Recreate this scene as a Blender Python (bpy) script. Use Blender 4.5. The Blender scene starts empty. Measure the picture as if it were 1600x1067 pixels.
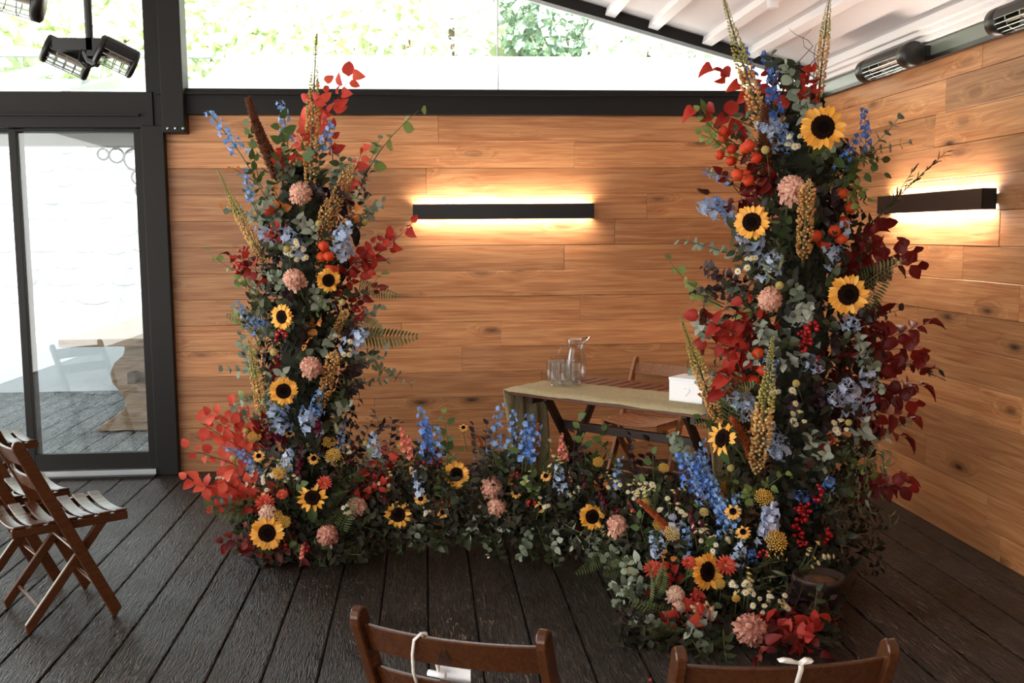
import bpy, math, random
from mathutils import Vector, Matrix, noise
sc = bpy.context.scene
PI = math.pi
# ------------------------------------------------------------------ camera (1600x1067 frame, 35 mm lens)
F, CX, CY, CAMH = 1556.0, 800.0, 533.5, 1.55
yaw, pitch, roll = math.radians(4.92), math.radians(6.20), math.radians(0.45)
fw = Vector((math.sin(yaw)*math.cos(pitch), math.cos(yaw)*math.cos(pitch), -math.sin(pitch)))
r0 = Vector((math.cos(yaw), -math.sin(yaw), 0)); d0 = fw.cross(r0)
rt = r0*math.cos(roll) + d0*math.sin(roll); dn = -r0*math.sin(roll) + d0*math.cos(roll)
cam = bpy.data.cameras.new('camera'); cam.sensor_width = 36; cam.lens = 36*F/1600; cam.clip_start = .05; cam.clip_end = 300
co = bpy.data.objects.new('camera', cam); sc.collection.objects.link(co)
co.matrix_world = Matrix((( rt.x,-dn.x,-fw.x,0),(rt.y,-dn.y,-fw.y,0),(rt.z,-dn.z,-fw.z,CAMH),(0,0,0,1)))
sc.camera = co
# ------------------------------------------------------------------ sky, sun, exposure
SKY, SUN, EXPO = 2.0, 13.0, 1.35
w = bpy.data.worlds.new('sky'); sc.world = w; w.use_nodes = True
w.node_tree.nodes['Background'].inputs[0].default_value = (1.0, .975, .93, 1)
w.node_tree.nodes['Background'].inputs[1].default_value = SKY
sl = bpy.data.lights.new('sun', 'SUN'); sl.energy = SUN; sl.angle = math.radians(1.0); sl.color = (1, .95, .86)
so = bpy.data.objects.new('sun', sl); sc.collection.objects.link(so); so.location = (3, -9, 12)
so.rotation_euler = Vector((-.39, 1.11, -1)).to_track_quat('-Z', 'Y').to_euler()
vs = sc.view_settings; vs.view_transform = 'Standard'; vs.look = 'None'; vs.gamma = 1; vs.exposure = EXPO; vs.use_curve_mapping = False
try: sc.cycles.use_denoising = True; sc.cycles.max_bounces = 8; sc.cycles.transparent_max_bounces = 12; sc.cycles.caustics_reflective = False; sc.cycles.caustics_refractive = False; sc.cycles.sample_clamp_indirect = 6
except Exception: pass

# ------------------------------------------------------------------ helpers
COL = sc.collection
RND = random.Random(7)
CAMP = Vector((0, 0, CAMH))
def ray(x, y): return rt*((x-CX)/F) + dn*((y-CY)/F) + fw
def atY(x, y, Y): d = ray(x, y); return CAMP + d*(Y/d.y)
def atX(x, y, X): d = ray(x, y); return CAMP + d*(X/d.x)
def atz(x, y, z): d = ray(x, y); return CAMP + d*((z-CAMH)/d.z)
class MB:
    def __init__(s): s.v = []; s.f = []
    def add(s, vs_, fs_, M=None):
        n = len(s.v)
        s.v += [tuple(M @ Vector(q)) if M else tuple(q) for q in vs_]
        s.f += [tuple(i+n for i in f) for f in fs_]; return s
    def box(s, c, d, M=None):
        x, y, z = c; a, b, e = d[0]/2, d[1]/2, d[2]/2
        vv = [(x+i*a, y+j*b, z+k*e) for k in (-1,1) for j in (-1,1) for i in (-1,1)]
        return s.add(vv, [(0,2,3,1),(4,5,7,6),(0,1,5,4),(2,6,7,3),(0,4,6,2),(1,3,7,5)], M)
    def tube(s, pts, r, n=6, cap=True):
        pts = [Vector(p) for p in pts]; rs = r if isinstance(r, (list, tuple)) else [r]*len(pts)
        base = len(s.v); up = None
        for i, p in enumerate(pts):
            t = (pts[min(i+1, len(pts)-1)] - pts[max(i-1, 0)])
            t = t.normalized() if t.length > 1e-9 else Vector((0,0,1))
            if up is None: up = t.orthogonal().normalized()
            up = (up - t*up.dot(t)); up = up.normalized() if up.length > 1e-6 else t.orthogonal().normalized()
            b = t.cross(up)
            for k in range(n):
                a = 2*PI*k/n; s.v.append(tuple(p + (up*math.cos(a) + b*math.sin(a))*rs[i]))
        for i in range(len(pts)-1):
            for k in range(n):
                k2 = (k+1) % n; s.f.append((base+i*n+k, base+i*n+k2, base+(i+1)*n+k2, base+(i+1)*n+k))
        if cap:
            s.f.append(tuple(base+k for k in reversed(range(n)))); s.f.append(tuple(base+(len(pts)-1)*n+k for k in range(n)))
        return s
    def lathe(s, prof, n=16, M=None):
        vv = [(r*math.cos(2*PI*k/n), r*math.sin(2*PI*k/n), z) for r, z in prof for k in range(n)]
        ff = [(i*n+k, i*n+(k+1) % n, (i+1)*n+(k+1) % n, (i+1)*n+k) for i in range(len(prof)-1) for k in range(n)]
        if prof[0][0] > 1e-4: ff.append(tuple(reversed(range(n))))
        if prof[-1][0] > 1e-4: ff.append(tuple((len(prof)-1)*n+k for k in range(n)))
        return s.add(vv, ff, M)
    def octa(s, c, r, h=None, ax=None):
        c = Vector(c); h = h or r; ax = Vector(ax or (0,0,1)).normalized(); u = ax.orthogonal().normalized(); v = ax.cross(u)
        return s.add([c+ax*h, c+u*r, c+v*r, c-u*r, c-v*r, c-ax*h], [(0,1,2),(0,2,3),(0,3,4),(0,4,1),(5,2,1),(5,3,2),(5,4,3),(5,1,4)])
    def extrude(s, poly, ax0, ax1, n, th):
        ax0, ax1, n = Vector(ax0), Vector(ax1), Vector(n); k = len(poly)
        a = [ax0*p[0] + ax1*p[1] - n*th/2 for p in poly]; b = [q + n*th for q in a]
        return s.add(a+b, [tuple(reversed(range(k))), tuple(range(k, 2*k))] + [(i, (i+1) % k, k+(i+1) % k, k+i) for i in range(k)])
    def mesh(s, name, mat=None, smooth=False):
        m = bpy.data.meshes.new(name); m.from_pydata(s.v, [], s.f)
        if smooth: m.polygons.foreach_set('use_smooth', [True]*len(m.polygons))
        if mat: m.materials.append(mat)
        m.update(); return m
def obj(name, mesh, parent=None, M=None):
    o = bpy.data.objects.new(name, mesh); COL.objects.link(o)
    if parent: o.parent = parent
    if M is not None: o.matrix_local = M
    return o
def tag(o, label=None, cat=None, group=None, kind=None):
    if label: o['label'] = label
    if cat: o['category'] = cat
    if group: o['group'] = group
    if kind: o['kind'] = kind
    return o
def bevel(o, w_=.003, seg=2):
    m = o.modifiers.new('bevel', 'BEVEL'); m.width = w_; m.segments = seg; m.limit_method = 'ANGLE'; return o
def T(x, y, z): return Matrix.Translation((x, y, z))
def RZ(a): return Matrix.Rotation(a, 4, 'Z')
def frame(p, zdir, xhint=None, scale=1.0):
    z = Vector(zdir).normalized(); h = Vector(xhint) if xhint is not None else z.orthogonal()
    x = h - z*h.dot(z); x = x.normalized() if x.length > 1e-5 else z.orthogonal().normalized()
    y = z.cross(x)
    return Matrix(((x.x*scale,y.x*scale,z.x*scale,p[0]),(x.y*scale,y.y*scale,z.y*scale,p[1]),(x.z*scale,y.z*scale,z.z*scale,p[2]),(0,0,0,1)))

# ------------------------------------------------------------------ materials
def srgb(r, g, b): return tuple(((c/255)/12.92 if c/255 <= .04045 else ((c/255+.055)/1.055)**2.4) for c in (r,g,b)) + (1,)
def nt(name):
    m = bpy.data.materials.new(name); m.use_nodes = True; t = m.node_tree
    return m, t, t.nodes['Principled BSDF'], t.nodes['Material Output']
def plain(name, col, rough=.5, metal=0, spec=.5, bump=0, bscale=60, var=0):
    m, t, b, o = nt(name); b.inputs['Base Color'].default_value = col; b.inputs['Roughness'].default_value = rough
    b.inputs['Metallic'].default_value = metal; b.inputs['Specular IOR Level'].default_value = spec
    N = t.nodes.new; tc = N('ShaderNodeTexCoord'); nz = N('ShaderNodeTexNoise'); nz.inputs['Scale'].default_value = bscale; nz.inputs['Detail'].default_value = 4
    t.links.new(tc.outputs['Object'], nz.inputs['Vector'])
    mx = N('ShaderNodeMix'); mx.data_type = 'RGBA'; mx.inputs[6].default_value = tuple(c*(1-var) for c in col[:3])+(1,); mx.inputs[7].default_value = tuple(min(1, c*(1+var)) for c in col[:3])+(1,)
    t.links.new(nz.outputs['Fac'], mx.inputs[0]); t.links.new(mx.outputs[2], b.inputs['Base Color'])
    if bump:
        bp = N('ShaderNodeBump'); bp.inputs['Strength'].default_value = bump; bp.inputs['Distance'].default_value = .01
        t.links.new(nz.outputs['Fac'], bp.inputs['Height']); t.links.new(bp.outputs['Normal'], b.inputs['Normal'])
    return m
def leafmat(name, c1, c2, trans=.25, rough=.5, vein=.25, vs_=30):
    """colour varies from leaf to leaf (object random) with a soft mottle; a share of light passes through the blade"""
    m, t, b, o = nt(name); N = t.nodes.new; L = t.links.new
    oi = N('ShaderNodeObjectInfo'); tc = N('ShaderNodeTexCoord'); nz = N('ShaderNodeTexNoise'); nz.inputs['Scale'].default_value = vs_
    L(tc.outputs['Object'], nz.inputs['Vector'])
    ge = N('ShaderNodeNewGeometry')
    ad = N('ShaderNodeMath'); ad.operation = 'MULTIPLY_ADD'; ad.inputs[1].default_value = vein; L(nz.outputs['Fac'], ad.inputs[0])
    rr = N('ShaderNodeMath'); rr.operation = 'ADD'; L(oi.outputs['Random'], rr.inputs[0]); L(ge.outputs['Random Per Island'], rr.inputs[1])
    fr = N('ShaderNodeMath'); fr.operation = 'FRACT'; L(rr.outputs[0], fr.inputs[0]); L(fr.outputs[0], ad.inputs[2])
    sb = N('ShaderNodeMath'); sb.operation = 'SUBTRACT'; sb.inputs[1].default_value = vein/2; sb.use_clamp = True; L(ad.outputs[0], sb.inputs[0])
    mx = N('ShaderNodeMix'); mx.data_type = 'RGBA'; mx.inputs[6].default_value = c1; mx.inputs[7].default_value = c2; L(sb.outputs[0], mx.inputs[0])
    L(mx.outputs[2], b.inputs['Base Color']); b.inputs['Roughness'].default_value = rough; b.inputs['Specular IOR Level'].default_value = .3
    if trans:
        tr = N('ShaderNodeBsdfTranslucent'); L(mx.outputs[2], tr.inputs['Color']); ms = N('ShaderNodeMixShader'); ms.inputs[0].default_value = trans
        L(b.outputs[0], ms.inputs[1]); L(tr.outputs[0], ms.inputs[2]); L(ms.outputs[0], o.inputs['Surface'])
    return m
def woodmat(name, cA, cB, cK, knots=True, rough=.5, gs=1.0, tone=.35, bump=.15, spec=.4, fine=.45):
    """long grain along local X; every plank takes its own slice of the texture and its own tone"""
    m, t, b, o = nt(name); N = t.nodes.new; L = t.links.new
    tc = N('ShaderNodeTexCoord'); oi = N('ShaderNodeObjectInfo'); mp = N('ShaderNodeMapping')
    cb = N('ShaderNodeCombineXYZ'); k = N('ShaderNodeMath'); k.operation = 'MULTIPLY'; k.inputs[1].default_value = 37.0; L(oi.outputs['Random'], k.inputs[0])
    L(k.outputs[0], cb.inputs[0]); L(k.outputs[0], cb.inputs[2]); L(tc.outputs['Object'], mp.inputs['Vector']); L(cb.outputs[0], mp.inputs['Location'])
    # knots
    vm = N('ShaderNodeMapping'); vm.inputs['Scale'].default_value = (1.5*gs, 4.5*gs, 4.5*gs); L(mp.outputs[0], vm.inputs['Vector'])
    vo = N('ShaderNodeTexVoronoi'); vo.inputs['Scale'].default_value = 1.25; L(vm.outputs[0], vo.inputs['Vector'])
    kr = N('ShaderNodeMapRange'); kr.inputs[1].default_value = .03; kr.inputs[2].default_value = .34; kr.inputs[3].default_value = 1; kr.inputs[4].default_value = 0; L(vo.outputs['Distance'], kr.inputs[0])
    kp = N('ShaderNodeMath'); kp.operation = 'POWER'; kp.inputs[1].default_value = 3.0; L(kr.outputs[0], kp.inputs[0])
    # grain, bent round the knots
    gm = N('ShaderNodeMapping'); gm.inputs['Scale'].default_value = (1.1*gs, 16*gs, 16*gs); L(mp.outputs[0], gm.inputs['Vector'])
    va = N('ShaderNodeVectorMath'); va.operation = 'MULTIPLY_ADD'; va.inputs[1].default_value = (.9,1.5,1.5); L(kr.outputs[0], va.inputs[0]); L(gm.outputs[0], va.inputs[2])
    nz = N('ShaderNodeTexNoise'); nz.inputs['Scale'].default_value = 1.6; nz.inputs['Detail'].default_value = 5; nz.inputs['Distortion'].default_value = 1.3; L(va.outputs[0], nz.inputs['Vector'])
    n2m = N('ShaderNodeMapping'); n2m.inputs['Scale'].default_value = (2.0*gs, 90*gs, 90*gs); L(mp.outputs[0], n2m.inputs['Vector'])
    n2 = N('ShaderNodeTexNoise'); n2.inputs['Scale'].default_value = 1.5; n2.inputs['Detail'].default_value = 3; L(n2m.outputs[0], n2.inputs['Vector'])
    rp = N('ShaderNodeValToRGB'); rp.color_ramp.elements[0].position = .3; rp.color_ramp.elements[0].color = cB; rp.color_ramp.elements[1].position = .68; rp.color_ramp.elements[1].color = cA
    L(nz.outputs['Fac'], rp.inputs[0])
    fm = N('ShaderNodeMix'); fm.data_type = 'RGBA'; fm.blend_type = 'MULTIPLY'; fm.inputs[0].default_value = fine
    fr = N('ShaderNodeValToRGB'); fr.color_ramp.elements[0].position = .35; fr.color_ramp.elements[0].color = (.45,.4,.36,1); fr.color_ramp.elements[1].position = .6; fr.color_ramp.elements[1].color = (1,1,1,1)
    L(n2.outputs['Fac'], fr.inputs[0]); L(rp.outputs[0], fm.inputs[6]); L(fr.outputs[0], fm.inputs[7])
    col = fm.outputs[2]
    if knots:
        km = N('ShaderNodeMix'); km.data_type = 'RGBA'; km.inputs[7].default_value = cK; L(kp.outputs[0], km.inputs[0]); L(col, km.inputs[6]); col = km.outputs[2]
    hs = N('ShaderNodeHueSaturation'); L(col, hs.inputs['Color'])
    vr = N('ShaderNodeMapRange'); vr.inputs[3].default_value = 1-tone; vr.inputs[4].default_value = 1+tone*.55; L(oi.outputs['Random'], vr.inputs[0]); L(vr.outputs[0], hs.inputs['Value'])
    L(hs.outputs[0], b.inputs['Base Color']); b.inputs['Roughness'].default_value = rough; b.inputs['Specular IOR Level'].default_value = spec
    bp = N('ShaderNodeBump'); bp.inputs['Strength'].default_value = bump; bp.inputs['Distance'].default_value = .004; L(n2.outputs['Fac'], bp.inputs['Height']); L(bp.outputs[0], b.inputs['Normal'])
    return m
def deckmat(name, cA, cB, rough=(.36, .62), spec=.5):
    """weathered composite deck board: short wavy raised grain running along the board (local X)"""
    m, t, b, o = nt(name); N = t.nodes.new; L = t.links.new
    tc = N('ShaderNodeTexCoord'); oi = N('ShaderNodeObjectInfo'); mp = N('ShaderNodeMapping'); cb = N('ShaderNodeCombineXYZ')
    k = N('ShaderNodeMath'); k.operation = 'MULTIPLY'; k.inputs[1].default_value = 53.0; L(oi.outputs['Random'], k.inputs[0]); L(k.outputs[0], cb.inputs[0]); L(k.outputs[0], cb.inputs[2])
    L(tc.outputs['Object'], mp.inputs['Vector']); L(cb.outputs[0], mp.inputs['Location'])
    g = N('ShaderNodeMapping'); g.inputs['Scale'].default_value = (5.5, 40, 12); L(mp.outputs[0], g.inputs['Vector'])
    nz = N('ShaderNodeTexNoise'); nz.inputs['Scale'].default_value = 1.7; nz.inputs['Detail'].default_value = 4; nz.inputs['Distortion'].default_value = 2.2; L(g.outputs[0], nz.inputs['Vector'])
    big = N('ShaderNodeTexNoise'); big.inputs['Scale'].default_value = 2.2; big.inputs['Detail'].default_value = 3; L(mp.outputs[0], big.inputs['Vector'])
    rp = N('ShaderNodeValToRGB'); rp.color_ramp.elements[0].position = .38; rp.color_ramp.elements[0].color = cB; rp.color_ramp.elements[1].position = .62; rp.color_ramp.elements[1].color = cA; L(nz.outputs['Fac'], rp.inputs[0])
    mx = N('ShaderNodeMix'); mx.data_type = 'RGBA'; mx.blend_type = 'MULTIPLY'; mx.inputs[0].default_value = .5; L(rp.outputs[0], mx.inputs[6]); L(big.outputs['Fac'], mx.inputs[7]); L(mx.outputs[2], b.inputs['Base Color'])
    mr = N('ShaderNodeMapRange'); mr.inputs[1].default_value = .3; mr.inputs[2].default_value = .7; mr.inputs[3].default_value = rough[0]; mr.inputs[4].default_value = rough[1]; L(big.outputs['Fac'], mr.inputs[0]); L(mr.outputs[0], b.inputs['Roughness'])
    bp = N('ShaderNodeBump'); bp.inputs['Strength'].default_value = 1.0; bp.inputs['Distance'].default_value = .02; hr = N('ShaderNodeMapRange'); hr.interpolation_type = 'SMOOTHSTEP'; hr.inputs[1].default_value = .36; hr.inputs[2].default_value = .64; L(nz.outputs['Fac'], hr.inputs[0]); L(hr.outputs[0], bp.inputs['Height']); L(bp.outputs[0], b.inputs['Normal'])
    b.inputs['Specular IOR Level'].default_value = spec
    return m
def glassmat(name, tint=(.96,.985,.98,1), refl=.07, rough=.01):
    m, t, b, o = nt(name); N = t.nodes.new; L = t.links.new
    tr = N('ShaderNodeBsdfTransparent'); tr.inputs[0].default_value = tint; gl = N('ShaderNodeBsdfGlossy'); gl.inputs['Roughness'].default_value = rough
    ms = N('ShaderNodeMixShader'); ms.inputs[0].default_value = refl; L(tr.outputs[0], ms.inputs[1]); L(gl.outputs[0], ms.inputs[2]); L(ms.outputs[0], o.inputs['Surface']); return m
def clearglass(name):
    m, t, b, o = nt(name); N = t.nodes.new; L = t.links.new
    tr = N('ShaderNodeBsdfTransparent'); tr.inputs[0].default_value = (.95,.96,.96,1); gl = N('ShaderNodeBsdfGlossy'); gl.inputs['Roughness'].default_value = .04
    lw = N('ShaderNodeLayerWeight'); lw.inputs['Blend'].default_value = .22; pw = N('ShaderNodeMath'); pw.operation = 'MULTIPLY'; pw.inputs[1].default_value = .9; L(lw.outputs['Facing'], pw.inputs[0]); ms = N('ShaderNodeMixShader'); L(pw.outputs[0], ms.inputs[0]); L(tr.outputs[0], ms.inputs[1]); L(gl.outputs[0], ms.inputs[2]); L(ms.outputs[0], o.inputs['Surface']); return m
def emis(name, col, st):
    m, t, b, o = nt(name); b.inputs['Base Color'].default_value = (.1,.1,.1,1); b.inputs['Emission Color'].default_value = col; b.inputs['Emission Strength'].default_value = st; return m
M_OAK = woodmat('oak', srgb(208,152,102), srgb(172,110,66), srgb(52,26,14))
M_CHAIR = woodmat('chair_wood', srgb(84,47,24), srgb(66,36,18), srgb(40,20,12), knots=False, gs=2.5, tone=.15, rough=.24, fine=.12, bump=.04)
M_CHAIRL = woodmat('light_chair_wood', srgb(150,100,62), srgb(112,70,42), srgb(60,30,16), knots=False, gs=2.5, tone=.15, rough=.4)
M_TABLE = woodmat('table_wood', srgb(120,70,48), srgb(84,46,30), srgb(50,28,18), knots=False, gs=2.5, tone=.15, rough=.4)
M_DARKW = woodmat('dark_wood', srgb(58,36,26), srgb(34,20,14), srgb(20,12,8), knots=False, gs=2.5, tone=.15, rough=.4)
M_PALE = woodmat('pale_timber', srgb(160,136,112), srgb(124,98,76), srgb(90,64,46), gs=1.6, tone=.1)
M_DECK = deckmat('deck', srgb(66,49,37), srgb(21,15,11), (.28,.5), .5)
M_DECK2 = deckmat('yard_deck', srgb(176,182,186), srgb(104,110,114), (.6,.85), .2)
M_FRAME = plain('dark_frame', srgb(20,17,14), .55, spec=.25, bump=.02, var=.1)
M_BLACK = plain('black_metal', srgb(16,14,12), .4, var=.1)
M_WHITE = plain('white_paint', srgb(226,222,221), .55, var=.02)
M_CEIL = plain('ceiling_white', srgb(214,209,208), .7, var=.02)
M_STEEL = plain('steel', srgb(190,194,198), .3, metal=.9)
M_GREYGREEN = plain('grey_green_paint', srgb(104,110,100), .35, var=.08)
M_GLASS = glassmat('pane_glass')
M_CLEAR = clearglass('clear_glass')
M_STONE = plain('whitewashed_stone', srgb(168,177,184), .85, bump=1.0, bscale=5, var=.06)  # slight blue tint puts the cool yard shade into the whitewash colour
M_LAMP = emis('warm_strip', (1, .85, .73, 1), 44)
M_CLOTH = plain('sage_cloth', srgb(166,152,116), .9, bump=.5, bscale=90, var=.25)
M_CARD = plain('white_card', srgb(244,244,246), .6, var=.01)
M_RIBBON = plain('ribbon', srgb(240,232,222), .6, var=.04)
# ------------------------------------------------------------------ room shell
YB, XR = 6.60, 2.66
def boards(parent, rects, th, name, mat, place, gap=.0014, bev=.0018):
    """rects: (a0,a1,b0,b1) with a along the board; place(a,b) -> matrix whose X runs along the board and Z points out of the surface"""
    for (a0, a1, b0, b1) in rects:
        mb = MB().box((0,0,0), (a1-a0-gap, b1-b0-gap, th))
        o = obj(name, mb.mesh(name, mat), parent, place((a0+a1)/2, (b0+b1)/2)); bevel(o, bev, 1)
def struct(name, mesh, label=None, cat=None):
    o = obj(name, mesh); tag(o, label, cat, kind='structure'); return o
# floor: boards run towards the plank wall
floor = struct('floor', MB().box((-.95, .8, -.045), (7.3, 12.0, .04)).mesh('floor', plain('void', srgb(12,10,9), .9)), 'dark weathered deck floor of wide embossed boards', 'floor')
rects = []
x = -.013 - .195*23
while x < XR:
    rects.append((-5.2, 6.72, x, min(x+.195, XR+.02))); x += .195
boards(floor, rects, .024, 'floor_board', M_DECK, lambda a, b: T(b, a, -.012) @ RZ(PI/2), .007, .004)
# back plank wall
zt = 2.312; X0 = atY(262, 400, YB).x
wb = struct('wall_back', MB().box(((X0+XR)/2, YB+.05, 1.2), (XR-X0, .06, 2.4)).mesh('wall_back', plain('wall_core', srgb(60,40,28), .8)), 'oak plank wall behind the table with a strip lamp', 'wall')
jt = {0:[688],1:[897],2:[668],3:[420,1010],4:[560,960],5:[881],6:[470],7:[520,906],8:[625,782],9:[720],10:[845],11:[580],12:[900],13:[700]}
z = zt; rows = []
for k in range(14):
    b1, b0 = z, max(0.0, z-.168); xs = [X0] + [atY(q, 400, YB).x for q in jt[k]] + [XR]
    for i in range(len(xs)-1): rows.append((xs[i], xs[i+1], b0, b1))
    z -= .168
boards(wb, rows, .02, 'plank', M_OAK, lambda a, b: T(a, YB+RND.uniform(0,.002), b) @ Matrix.Rotation(PI/2, 4, 'X'))
# right plank wall
wr = struct('wall_right', MB().box((XR+.05, .9, 1.25), (.06, 11.6, 2.5)).mesh('wall_right', bpy.data.materials['wall_core']), 'oak plank wall with a strip lamp and a heater rail', 'wall')
zr = 2.425; rows = []; z = zr; k = 0
ed = [zr, 2.312]
while ed[-1] > .16: ed.append(ed[-1]-.168)
ed.append(0)
for i in range(len(ed)-1):
    ys = [YB-.01]; y = YB - RND.uniform(1.2, 2.6)
    while y > -4.6: ys.append(y); y -= RND.uniform(1.7, 2.6)
    ys.append(-4.8)
    for j in range(len(ys)-1): rows.append((ys[j+1], ys[j], ed[i+1], ed[i]))
boards(wr, rows, .02, 'plank', M_OAK, lambda a, b: Matrix(((0,0,-1,XR+RND.uniform(0,.002)),(-1,0,0,a),(0,1,0,b),(0,0,0,1))))
wq = struct('wall_light_block', MB().box((1.1, -5.05, 1.4), (3.3, .1, 2.8)).mesh('wall_light_block', plain('dark_blocker', srgb(84,70,58), .8)), 'unseen dark wall added behind the chairs to hold back daylight', 'wall')  # unseen wall added to block daylight, so light comes mainly from the left
# black beam on top of the back wall
zb0, zb1 = 2.312, 2.47
beam = struct('trim_1', MB().box(((X0+XR)/2, YB-.005, (zb0+zb1)/2), (XR-X0, .13, zb1-zb0)).mesh('trim_1', M_FRAME), 'dark steel beam along the top of the plank wall', 'beam')
obj('ledge', MB().box(((X0+XR)/2, YB-.02, zb1-.035), (XR-X0, .17, .012)).mesh('ledge', M_FRAME), beam)
obj('bolt', MB().lathe([(0,.008),(.008,.006),(.01,0)], 10).mesh('bolt', M_STEEL), beam, T(X0+.14, YB-.072, 2.36) @ Matrix.Rotation(PI/2, 4, 'X'))
# ---- glazed wall with the sliding door (left of the plank wall)
XL = -4.6
xj0, xj1 = atY(229, 300, YB).x, atY(264, 300, YB).x            # jamb
zT0, zT1 = atY(120, 201, YB).z, atY(120, 145, YB).z            # transom
wl = bpy.data.objects.new('wall_left', None); COL.objects.link(wl); wl.location = (xj0, YB, 0); tag(wl, 'dark framed glazed wall beside the plank wall', 'wall', kind='structure')
def P(name, mb, mat, parent, smooth=False):
    o = obj(name, mb.mesh(name, mat, smooth)); o.parent = parent; o.matrix_parent_inverse = parent.matrix_basis.inverted() if True else Matrix(); return o
bevel(P('jamb', MB().box(((xj0+xj1)/2, YB, 1.12), (xj1-xj0, .14, 2.24)), M_FRAME, wl), .004)
bevel(P('post', MB().box((atY(267,60,YB-.1).x, YB-.06, 3.2), (.135, .16, 2.02)), M_FRAME, wl), .004)
bevel(P('post', MB().box((atY(240,60,YB).x, YB, 3.2), (.1, .1, 2.0)), M_FRAME, wl), .004)
bevel(P('transom', MB().box(((XL+xj0+.08)/2, YB, (zT0+zT1)/2), (xj0+.08-XL, .13, zT1-zT0)), M_FRAME, wl), .004)
P('transom_lip', MB().box(((XL+xj0)/2, YB-.05, zT0+.075), (xj0-XL, .1, .012)), M_FRAME, wl)
pb = MB()
for i in range(3): pb.lathe([(.0,.01),(.007,.008),(.009,0)], 8, T(atY(263+i*12,217,YB-.14).x, YB-.142, 2.215) @ Matrix.Rotation(PI/2, 4, 'X'))
P('bolt', pb, M_STEEL, wl)
def win(name, x0, x1, z0, z1, y, label):
    o = struct(name, MB().box(((x0+x1)/2, y, (z0+z1)/2), (x1-x0, .008, z1-z0)).mesh(name, M_GLASS), label, 'window'); return o
w1 = win('window_1', XL, xj0, zT1, 4.3, YB, 'tall clear pane above the sliding door')
w2 = win('window_2', atY(285,60,YB).x, XR, zb1, 4.3, YB+.03, 'clerestory pane above the plank wall beam')
P('mullion', MB().box((atY(778,50,YB).x, YB+.03, 3.3), (.008, .02, 1.66)), M_STEEL, w2)
# sliding door: two leaves
dr = bpy.data.objects.new('door_1', None); COL.objects.link(dr); dr.location = (-2.4, YB, 0); tag(dr, 'dark framed glass sliding door looking onto the yard', 'door', kind='structure')
xm = atY(33, 300, YB).x; zd1 = zT0 - .005; zd0 = .05
def leaf_(x0, x1, y, sb):
    bw = .055
    bevel(P('stile', MB().box((x0+bw/2*sb, y, (zd0+zd1)/2), (bw*sb, .05, zd1-zd0)), M_FRAME, dr), .003)
    bevel(P('stile', MB().box((x1-.03, y, (zd0+zd1)/2), (.06, .05, zd1-zd0)), M_FRAME, dr), .003)
    bevel(P('rail', MB().box(((x0+x1)/2, y, zd0+.05), (x1-x0, .046, .1)), M_FRAME, dr), .003)
    bevel(P('rail', MB().box(((x0+x1)/2, y, zd1-.008), (x1-x0, .046, .016)), M_FRAME, dr), .003)
    P('pane', MB().box(((x0+x1)/2, y, (zd0+zd1)/2), (x1-x0-.05, .006, zd1-zd0-.05)), M_GLASS, dr)
leaf_(xm-.045, xj0+.005, YB-.01, .85)
leaf_(XL, xm+.01, YB+.05, 1)
P('sill', MB().box(((XL+xj0)/2, YB-.04, .03), (xj0-XL, .09, .035)), M_STEEL, dr)
P('threshold', MB().box(((XL+xj0)/2, YB-.05, .007), (xj0-XL, .16, .014)), M_FRAME, dr)
# ---- roof: slopes down to the plank wall on the right, white with white purlins
pa = atY(905, 0, YB); pe = atY(1245, 100, YB); SL = (pa.z-pe.z)/(pe.x-pa.x)
zE = pe.z - SL*(XR-pe.x)                                    # soffit height over the right wall
XRID = -1.6
def zroof(x_): return zE + SL*(XR - max(x_, XRID)) - SL*max(0, XRID-x_)
ceil = struct('ceiling', MB().extrude([(XR+.15, zroof(XR+.15)), (XRID, zroof(XRID)), (XL-.2, zroof(XL-.2)), (XL-.2, zroof(XL-.2)+.12), (XRID, zroof(XRID)+.12), (XR+.15, zroof(XR+.15)+.12)], (1,0,0), (0,0,1), (0,1,0), 13.4).mesh('ceiling', M_CEIL), 'white boarded sloping ceiling with white purlins', 'ceiling')
for v in ceil.data.vertices: v.co.y += .3
ang = math.atan(SL)
for q in ((955,12),(1022,36),(1106,60),(1172,98)):
    px_ = atY(q[0], q[1], YB).x
    o = obj('purlin', MB().box((0,0,0), (.07, 11.6, .07)).mesh('purlin', M_WHITE), ceil, T(px_, .82, zroof(px_)-.015) @ Matrix.Rotation(ang, 4, 'Y')); bevel(o, .006)
for q in (-.15, -.85, -1.6, -2.4, -3.2):
    obj('purlin', MB().box((0,0,0), (.075, 11.6, .10)).mesh('purlin', M_WHITE), ceil, T(q, .82, zroof(q)-.03))
# gable rafter (dark) under the roof at the glazed end
g0, g1 = XRID, XR
gb = struct('trim_2', MB().extrude([(g0, zroof(g0)-.002), (g1, zroof(g1)-.002), (g1, zroof(g1)-.075), (g0, zroof(g0)-.075)], (1,0,0), (0,0,1), (0,1,0), .1).mesh('trim_2', M_FRAME), 'dark sloping edge bar above the clerestory glass', 'trim')
for v in gb.data.vertices: v.co.y += YB+.04
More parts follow.
